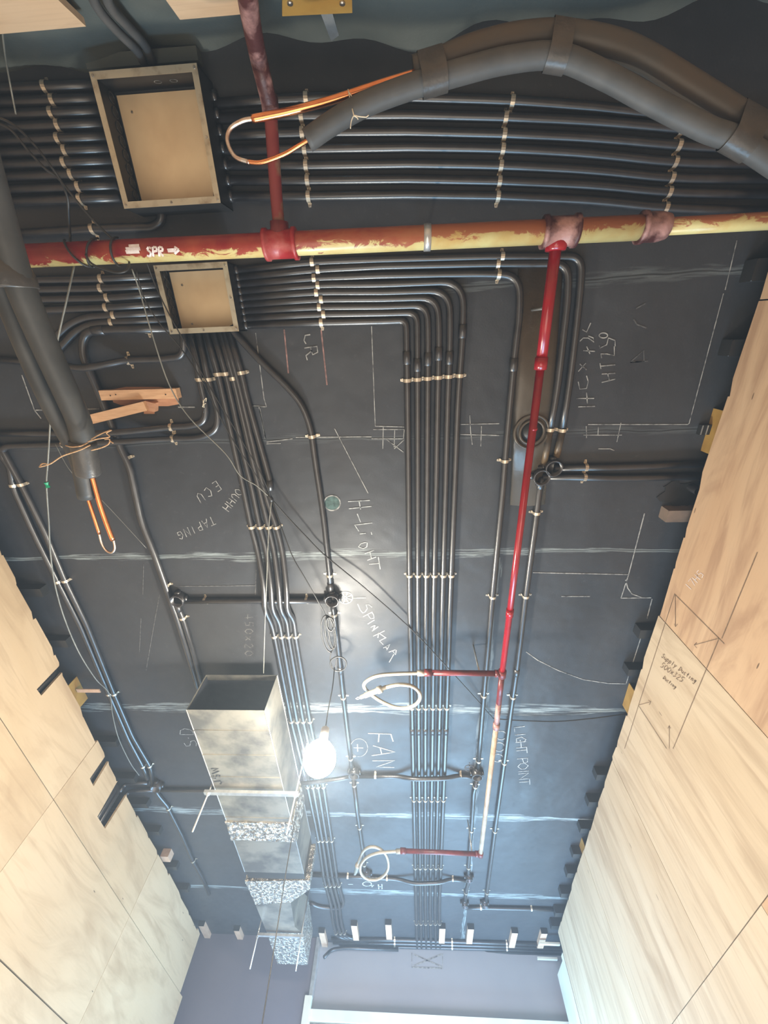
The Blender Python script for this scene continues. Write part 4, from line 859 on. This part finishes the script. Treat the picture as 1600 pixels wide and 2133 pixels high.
for v in bm.verts: v.co += Vector((random.uniform(-.003, .003), random.uniform(-.004, .004), random.uniform(-.003, .003)))
pt(t, 'foil_tape_band', bm, 'foil', label='crinkled shiny foil band')
bm = B()
for s_ in text_px('JSW', 462, 1634, -.22, -1, 15, .85): ribbon(bm, [C(a, b, ZD0-.0012) for a, b in s_], (0,0,1), .009)
pt(t, 'logo', bm, 'logo', label='small black JSW logo')
bm = B(); box(bm, (xl+.004, yd1, z0+.006), (xr-.004, yd1+.085, z1)); pt(t, 'shaded_gap_filler', bm, 'blk', label='black filler coloured for the shaded gap')  # black box filling the duct gap, its colour standing in for shade
# foil wrapped transition beyond it
poly = [(510,1836),(645,1834),(646,1852),(606,1880),(617,1945),(641,2010),(578,2008),(552,1935)]
t = thing('duct_transition', 'foil-wrapped duct piece narrowing toward the far wall', 'duct', C(600, 1860, ZD0))
def fpart(nm, pl_, m):
    bm = B(); prism(bm, [C(a, b, ZD0) for a, b in pl_], (0, 0, .19)); bmesh.ops.triangulate(bm, faces=[f for f in bm.faces if len(f.verts) > 4]); pt(t, nm, bm, m)
fpart('wide_collar', [(510,1836),(645,1834),(646,1852),(606,1880),(532,1884)], 'foil'); fpart('narrow_body', [(532,1884.3),(606,1880.3),(614,1930),(630,1944),(556,1943)], 'galv'); fpart('end_section', [(556,1943.3),(630,1944.3),(641,2010),(578,2008)], 'foil')
# connecting piece up to wall
def trapeze(pa_, pb_, zl, rods, label):
    A, Bq = C(*pa_, zl), C(*pb_, zl); y = (A.y+Bq.y)/2; t = thing('duct_hanger', label, 'duct hanger', ((A.x+Bq.x)/2, y, CAMH+zl))
    bm = B(); box(bm, (A.x-.01, y-.012, CAMH+zl-.01), (Bq.x+.01, y+.012, CAMH+zl-.007)); box(bm, (A.x-.01, y-.012, CAMH+zl-.007), (Bq.x+.01, y-.009, CAMH+zl+.004)); box(bm, (A.x-.01, y+.009, CAMH+zl-.007), (Bq.x+.01, y+.012, CAMH+zl+.004)); pt(t, 'strut_channel', bm, 'steel')
    for x, zz in rods:
        bm = B(); tube(bm, [(x, y, CAMH+zz), (x, y, ZC)], .0042, 8); pt(t, 'threaded_rod', bm, 'steel', True)
        bm = B(); tube(bm, [(x, y, CAMH+zl-.018), (x, y, CAMH+zl-.010)], .009, 6); pt(t, 'nut', bm, 'steel')
trapeze((431,1650), (618,1652), 1.2, ((-1.04, 1.02), (-.585, 1.02)), 'steel strut hanger under the near duct just left of the bulb')
trapeze((540,1945), (630,1950), 1.2, ((-1.068, 1.035), (-.765, 1.035)), 'steel strut hanger under the foil-wrapped duct at the far end')

# ------------------------------------------------------------------ bulb
bp = Vector((-.356, 1.533, CAMH+.99))
t = thing('light_bulb', 'bare glowing bulb hanging on its cable beside the duct', 'light bulb', bp)
bm = B(); bmesh.ops.create_uvsphere(bm, u_segments=32, v_segments=20, radius=.064, matrix=Matrix.Translation(bp))
for v in bm.verts:
    if v.co.z > bp.z+.02: k = (v.co.z-bp.z-.02)/.036; v.co.x = bp.x+(v.co.x-bp.x)*(1-.1*k); v.co.z += .008*k
pt(t, 'globe', bm, 'bulb', True, 'glowing globe'); bm = B(); tube(bm, [bp+Vector((0,0,.05)), bp+Vector((0,0,.075)), bp+Vector((0,0,.13)), bp+Vector((0,0,.14))], .02, 20, rs=[.03,.019,.017,.006]); pt(t, 'socket', bm, 'socket', True)
# ------------------------------------------------------------------ cables
def cable(px, label, r=.0022, m='cable', name='loose_cable', n=6, group=None, raw=None):
    path = spline([C(*q) for q in px] if raw is None else raw, n); bm = B(); tube(bm, path, r, 8); o = rebase(link(name, bm, m, smooth=True)); tag(o, label, 'cable', group); return o
J = (566, 1040, 1.44)
cable([(275,560,1.36),(292,610,1.38),(315,690,1.38),(352,800,1.38),(395,870,1.38),(470,945,1.39),(500,990,1.40),(535,1012,1.42),J], 'pale wire swinging left of the others to the cable knot', .0022, 'cableg')
cable([(283,560,1.37),(300,620,1.38),(330,670,1.38),(380,730,1.39),(425,800,1.39),(475,900,1.40),(530,985,1.42),J], 'middle of three loose wires running from painted pipe to the cable knot', .0021)
cable([(305,545,1.36),(322,590,1.38),(350,650,1.38),(400,740,1.39),(445,820,1.39),(505,920,1.41),(545,990,1.42),J], 'right of three loose wires running from painted pipe to the cable knot', .0021)
cable([(400,700,1.45),(415,760,1.45),(427,835,1.45),(424,860,1.45)], 'short wire with cream string knot below the small box', .0015)
s = thing('string_knot', 'small cream string knot beside the bending conduits', 'string', C(427, 840, 1.44))
for q in (((422,848,1.44),(425,835,1.44),(430,829,1.44),(429,836,1.44)), ((423,833,1.44),(424,842,1.44),(429,840,1.44)), ((425,842,1.44),(425,849,1.44))):
    bm = B(); tube(bm, spline([C(*a) for a in q], 4), .0012, 6); pt(s, 'strand', bm, 'whitetie', True)
cable([J,(600,1078,1.46),(640,1120,1.47),(675,1155,1.475),(760,1225,1.46),(853,1307,1.47),(930,1388,1.455),(1000,1465,1.48),(1022,1490,1.485),(1040,1498,1.485),(1150,1503,1.48),(1230,1497,1.48),(1312,1486,1.49)], 'long dark cable slanting from the knot to the right wall', .003)
cable([J,(585,1095,1.42),(610,1160,1.41),(640,1212,1.41),(678,1280,1.42)], 'dark lamp cable dropping from knot to its coil', .0026)
cable([J,(560,1100,1.42),(556,1200,1.41),(552,1300,1.40),(549,1402,1.40)], 'pale wire hanging from the knot to the duct mouth', .0022, 'cableg')
t = thing('cable_coil', 'dark lamp cable coiled in loops above the bulb', 'cable', C(690, 1320, 1.43))
for k, (cx_, cy_, rx, ry) in enumerate(((684,1320,14,38),(687,1318,9,34),(692,1318,7,32),(688,1300,8,14))):
    bm = B(); tube(bm, [C(cx_+rx*math.cos(a)+.12*ry*math.sin(a), cy_+ry*math.sin(a), 1.43-.005*k) for a in [2*math.pi*i/32 for i in range(33)]], .0036, 8, False); pt(t, 'loop', bm, 'cable', True)
bm = B(); tube(bm, [C(705+17*math.cos(a), 1383+15*math.sin(a), 1.40) for a in [2*math.pi*i/32 for i in range(33)]], .0036, 8, False); pt(t, 'loop', bm, 'cable', True)
bm = B(); tube(bm, spline([C(690,1358,1.42),C(688,1375,1.41),C(696,1395,1.40),C(703,1370,1.41)]), .0026, 8); pt(t, 'loop', bm, 'cable', True)
b1 = C(697, 1390, 1.40)
cable(None, 'dark flex from the coil down to the bulb', .0026, raw=[b1, Vector((-.352, 1.50, CAMH+1.30)), Vector((-.358, 1.525, CAMH+1.2)), bp+Vector((0, 0, .135))])
bm = B(); kp = C(*J); tube(bm, [kp+Vector((-.012,-.03,0)), kp+Vector((-.008,-.012,0)), kp+Vector((-.002,.0,0)), kp+Vector((.0,.01,0))], .008, 12, rs=[.005,.009,.009,.007])
o = rebase(link('tape_knot', bm, 'blk', smooth=True)); tag(o, 'black taped knot joining the loose cables', 'tape')
s = thing('green_wire', 'pale wire with green tape hanging along the left side', 'cable', C(100, 1000, 1.3))
path = spline([C(*q) for q in ((155,552,1.33),(140,620,1.3),(122,700,1.3),(108,780,1.3),(105,870,1.3),(100,960,1.3),(97,1010,1.3),(102,1090,1.31),(105,1150,1.33),(115,1220,1.36),(135,1290,1.38),(165,1360,1.41),(200,1415,1.45),(228,1445,1.47),(235,1490,1.475),(248,1540,1.475),(272,1590,1.475),(290,1615,1.475))], 6)
bm = B(); tube(bm, path, .0026, 8); pt(s, 'wire', bm, 'cableg', True)
bm = B(); kp = C(98, 1010, 1.298); tube(bm, [kp+Vector((0,-.010,0)), kp, kp+Vector((0,.010,0))], .006, 7, rs=[.008,.0045,.008]); pt(s, 'green_tape', bm, 'green', label='bright green tape')
cable([(115,925,1.46),(150,985,1.46),(215,1045,1.47),(305,1142,1.485)], 'thin grey string crossing behind the hanging copper ends', .001, 'cableg', 'thin_string')
for k, q in enumerate((((-20,240,1.25),(25,258,1.25),(70,300,1.26),(105,345,1.27),(124,372,1.28),(140,410,1.29),(143,450,1.31),(146,490,1.33),(146,505,1.31)),
          ((-20,250,1.25),(22,270,1.25),(60,315,1.26),(95,352,1.27),(122,372,1.28),(165,425,1.29),(205,470,1.30),(240,503,1.31)))):
    cable(q, ['inner', 'outer'][k]+' of two dark cables sweeping in from the left edge over the upper conduits', .0032)
cable([(2,40,1.30),(10,110,1.38),(22,180,1.44),(33,238,1.46)], 'thin grey cord hanging in the top left corner', .0022, 'cableg')
# loops wound round the main pipe
t = thing('cable_loops', 'dark cable loops wound round the painted main pipe', 'cable', on(200, 530))
def wind(x0_, x1_, ph0, ph1, r=.034, nm='loop', wr=.0028):
    a, b = on(x0_, 530), on(x1_, 530); n = 26; yv = Vector((0,1,0)); zv = Vector((0,0,1)); P = []
    for i in range(n+1):
        s_ = i/n; an = ph0+(ph1-ph0)*s_; P.append(a+(b-a)*s_ + yv*(r*math.cos(an)) + zv*(r*math.sin(an)))
    bm = B(); tube(bm, P, wr, 8); pt(t, nm, bm, 'cable', True)
wind(145, 185, math.pi, math.pi*2.1); wind(215, 182, math.pi, math.pi*2.0); wind(255, 238, math.pi, math.pi*2.2); wind(186, 200, 0, math.pi)
bm = B(); tube(bm, spline([C(*q) for q in ((178,530,1.28),(190,548,1.28),(215,560,1.28),(245,568,1.28),(265,562,1.29),(269,545,1.31),(262,535,1.35))], 6), .0028, 8); pt(t, 'loop', bm, 'cable', True)
# long wire dropping in front of the duct
pw = C(616, 1700, 1.205)
cable(None, 'long dark wire hanging down from the duct toward the floor', .0026, raw=[pw, Vector((-.60, 2.336, CAMH+.95)), Vector((-.575, 2.336, CAMH+.6)), Vector((-.55, 2.336, CAMH+.2))])

# ------------------------------------------------------------------ timber hatch
h0, h1 = C(224, 812), C(372, 846)
t = thing('timber_hatch', 'rough timber patch with battens in a torn hole of the ceiling', 'timber patch', (h0+h1)/2)
def oct_(): pass
bm = B(); prism(bm, [C(a, b, H-.002) for a, b in ((228,812),(262,806),(330,806),(372,812),(372,842),(350,846),(322,846),(322,862),(300,862),(298,848),(252,844),(236,838))], (0,0,.001)); pt(t, 'backing_board', bm, M['wood'])
bm = B(); prism(bm, [C(a, b, H-.001) for a, b in ((222,806),(262,801),(330,801),(377,806),(378,848),(352,852),(326,852),(326,867),(296,867),(294,852),(250,850),(228,844))], (0,0,.0008)); pt(t, 'torn_edge', bm, 'blk')
M['wood2'] = mat('light_timber_batten', (.62, .37, .20), (.52, .29, .15), rough=.6, scale=6, stretch=(3, 20, 20), bmp=.1)
def batten(tt, a, b, hw, z0_, hgt, m, nm='batten'):
    A, Bq = C(*a, z0_), C(*b, z0_); d = (Bq-A).normalized(); n = Vector((-d.y, d.x, 0))*hw
    bm = B(); prism(bm, [A-n, Bq-n, Bq+n, A+n], (0, 0, hgt)); return pt(tt, nm, bm, m)
batten(t, (208,824), (368,820), .0175, 1.466, .03, 'wood2'); batten(t, (176,877), (302,846), .017, 1.455, .038, 'wood2', 'brace')
batten(t, (312,838), (312,856), .017, 1.47, .028, 'wood')
for x, y in ((230,824),(345,822),(241,822)):
    p = C(x, y, 1.4655); bm = B(); tube(bm, [p, p+Vector((0,0,-.0006))], .0025, 8); pt(t, 'nail_hole', bm, 'blk')

# ------------------------------------------------------------------ brackets and battens at the wall tops
def plate(t, pts, vec, m='ochre', nm='plate'):
    bm = B(); prism(bm, pts, vec); return pt(t, nm, bm, m)
# rear bracket
c = WY(660, 10, -.66); t = thing('wall_bracket', 'ochre plate bracket over the rear plywood with hanging strap', 'bracket', c)
plate(t, [WY(588, -60, -.665), WY(588, 34, -.665), WY(734, 27, -.665), WY(732, -60, -.665)], (0, -.006, 0))
plate(t, [WY(668, 28, -.672), WY(690, 86, -.672), WY(706, 74, -.672), WY(692, 26, -.672)], (0, -.003, 0), 'steel', 'strap')
for x in (604, 713):
    p = WY(x, 4, -.6655); bm = B(); tube(bm, [p, p+Vector((0, .004, 0))], .0065, 12); pt(t, 'bolt', bm, 'screw', True)
def side_bracket(x0_, y0_, x1_, y1_, side, label):
    a, b = C(x0_, y0_, 1.46), C(x1_, y1_, 1.46); X = 1.116 if side == 'r' else -1.80
    t = thing('wall_bracket', label, 'bracket', (X, (a.y+b.y)/2, ZC-.04)); sg = 1 if side == 'r' else -1
    bm = B(); box(bm, (min(X, X+.004*sg), a.y, CAMH+1.375), (max(X, X+.004*sg), b.y, ZC-.001)); pt(t, 'plate', bm, 'ochre')
    for y in (a.y+.02, b.y-.02):
        bm = B(); tube(bm, [(X, y, CAMH+1.41), (X-.006*sg, y, CAMH+1.41)], .006, 10); pt(t, 'bolt', bm, 'clip', True)
    return t
side_bracket(1494, 855, 1470, 945, 'r', 'large ochre plate bracket at the top of the right plywood')
side_bracket(1316, 1436, 1302, 1482, 'r', 'medium ochre plate bracket farther along the right plywood')
side_bracket(1222, 1760, 1212, 1788, 'r', 'small ochre plate bracket far along the right plywood')
t = side_bracket(150, 1421, 172, 1467, 'l', 'ochre plate bracket with strap at the top of the left plywood')
p = C(172, 1441, 1.45); bm = B(); box(bm, (-1.79, p.y-.012, CAMH+1.455), (-1.66, p.y+.012, CAMH+1.459)); pt(t, 'strap', bm, 'pwood')
def stub(x, y, X0, X1, wy, label, m='blk', group=None, z=.05):
    p = C(x, y); bm = B(); box(bm, (X0, p.y-wy/2, ZC-z), (X1, p.y+wy/2, ZC-.0005)); bmesh.ops.bevel(bm, geom=bm.edges[:], offset=.003, segments=1)
    o = rebase(link('batten_end', bm, m)); tag(o, label, 'batten', group)
RB = [(1575,565,.06,'at the top right edge'),(1543,722,.05,'second from the top right'),(1352,1306,.05,'beside the swept chalk curve'),(1337,1385,.04,'just above the medium ochre bracket'),(1267,1602,.05,'beyond the cable end'),(1250,1658,.05,'right of the tan pipe'),
      (1234,1713,.05,'level with the far sheet joint'),(1205,1765,.05,'behind the small ochre bracket'),(1200,1806,.06,'just beyond the small ochre bracket'),(1188,1848,.06,'level with the last sheet joint'),(1176,1888,.06,'at the far cross conduit'),(1168,1915,.06,'last before the far corner')]
for x, y, wy, tx in RB: stub(x, y, 1.06 if y > 1300 else 1.075, 1.30, wy, 'black batten end over right plywood, %s' % tx, 'blk' if y < 1700 else 'blk', 'black batten ends along the right wall')
stub(1437, 1064, 1.03, 1.30, .05, 'dusty brown timber block over the right plywood below the short conduits', 'dusty')
t = thing('open_socket_box', 'small black metal bracket frame left of the large ochre plate', 'bracket', C(1465, 893))
p = C(1464, 893); bm = B(); box(bm, (p.x-.02, p.y-.018, ZC-.02), (p.x+.03, p.y+.018, ZC-.001)); pt(t, 'body', bm, 'blk'); 
for dx in (-.018, .0, .022):
    bm = B(); box(bm, (p.x+dx, p.y-.017, ZC-.022), (p.x+dx+.003, p.y+.017, ZC-.020)); pt(t, 'edge_strip', bm, 'steel')
LB = [(60,1225,'nearest the camera'),(105,1330,'second from the camera'),(210,1537,'just above the middle slot'),(235,1612,'just above the long slot'),(275,1665,'just beyond the long slot'),(300,1722,'third from the far corner'),(345,1795,'second from the far corner'),(375,1842,'nearest the far corner')]
for x, y, tx in LB: stub(x, y, -2.04, -1.72 if y < 1700 else -1.73, .045, 'black batten end over left plywood, %s' % tx, 'blk', 'black batten ends along the left wall', .04)
stub(330, 1772, -1.80, -1.74, .07, 'pale timber block over the far left plywood', 'pwood')
# torn rubber and stub pipe near right wall
p = C(1448, 1020, H-.03); t = thing('stub_pipe', 'short black stub pipe in torn rubber by the right plywood', 'pipe', p)
bm = B(); tube(bm, [p+Vector((-.0,0,-.02)), p+Vector((0,0,.03))], .015, 16, False); pt(t, 'pipe_end', bm, 'cond', True)
bm = B(); vs = [C(1448-34+38*math.cos(a)*(1+.25*math.sin(5*a)), 1030+26*math.sin(a)*(1+.2*math.cos(7*a)), H-.004) for a in [2*math.pi*i/26 for i in range(26)]]; prism(bm, vs, (0,0,.003)); pt(t, 'torn_patch', bm, 'blk')
# pale blocks along the far edge of the ceiling
NB = [(422,1918,'tucked in the far left corner'),(495,1928,'left of the duct'),(671,1932,'just right of the duct'),(738,1917,'right of the kinked bank'),(809,1915,'left of the central bank'),(921,1923,'right of the central bank'),(980,1924,'below the far elbows'),(1071,1932,'below the far cross conduit'),(1132,1933,'nearest the far right corner')]
for x, y, tx in NB:
    p = C(x, y); q = C(x+(881-x)*.035, y+32)
    t = thing('timber_block', 'pale timber block at the far ceiling edge, %s' % tx, 'timber block', (p.x, (p.y+q.y)/2, ZC), 'pale timber blocks at the far ceiling edge')
    bm = B(); box(bm, (p.x-.024, p.y, ZC-.03), (p.x+.024, q.y, ZC-.001)); pt(t, 'block', bm, 'pwood')
    bm = B(); box(bm, (p.x-.026, p.y-.006, ZC-.034), (p.x+.026, p.y, ZC-.001)); pt(t, 'end_cap', bm, 'blk', label='black near end')  # near end of each block is coloured black
# pale frame boards at far right
t = thing('door_frame', 'cream painted frame boards beyond the far end of the right plywood', 'frame', (1.13, 4.5, 0))
bm = B(); box(bm, (1.115, 4.30, 0), (1.135, 4.36, CAMH+1.34)); box(bm, (1.135, 4.36, 0), (1.15, 4.70, CAMH+1.34)); pt(t, 'jamb', bm, 'cream')
for x, y, l in ((1160, 1965, 'upper'), (1155, 1996, 'lower')):
    p = C(x, y, 1.45); t = thing('wall_strip', '%s of two short white strips in the far right corner' % l, 'strip', p); bm = B(); box(bm, (p.x-.14, p.y-.02, p.z-.012), (p.x+.02, p.y+.01, p.z)); pt(t, 'strip', bm, 'cream')

# ------------------------------------------------------------------ world scatter added to imitate the blue veil of lens glare
nt = W.node_tree; vs_ = N(nt, 'ShaderNodeVolumeScatter'); vs_.inputs['Density'].default_value = .035
vs_.inputs['Color'].default_value = (.72, .86, 1, 1)
nt.links.new(vs_.outputs[0], nt.nodes['World Output'].inputs['Volume'])
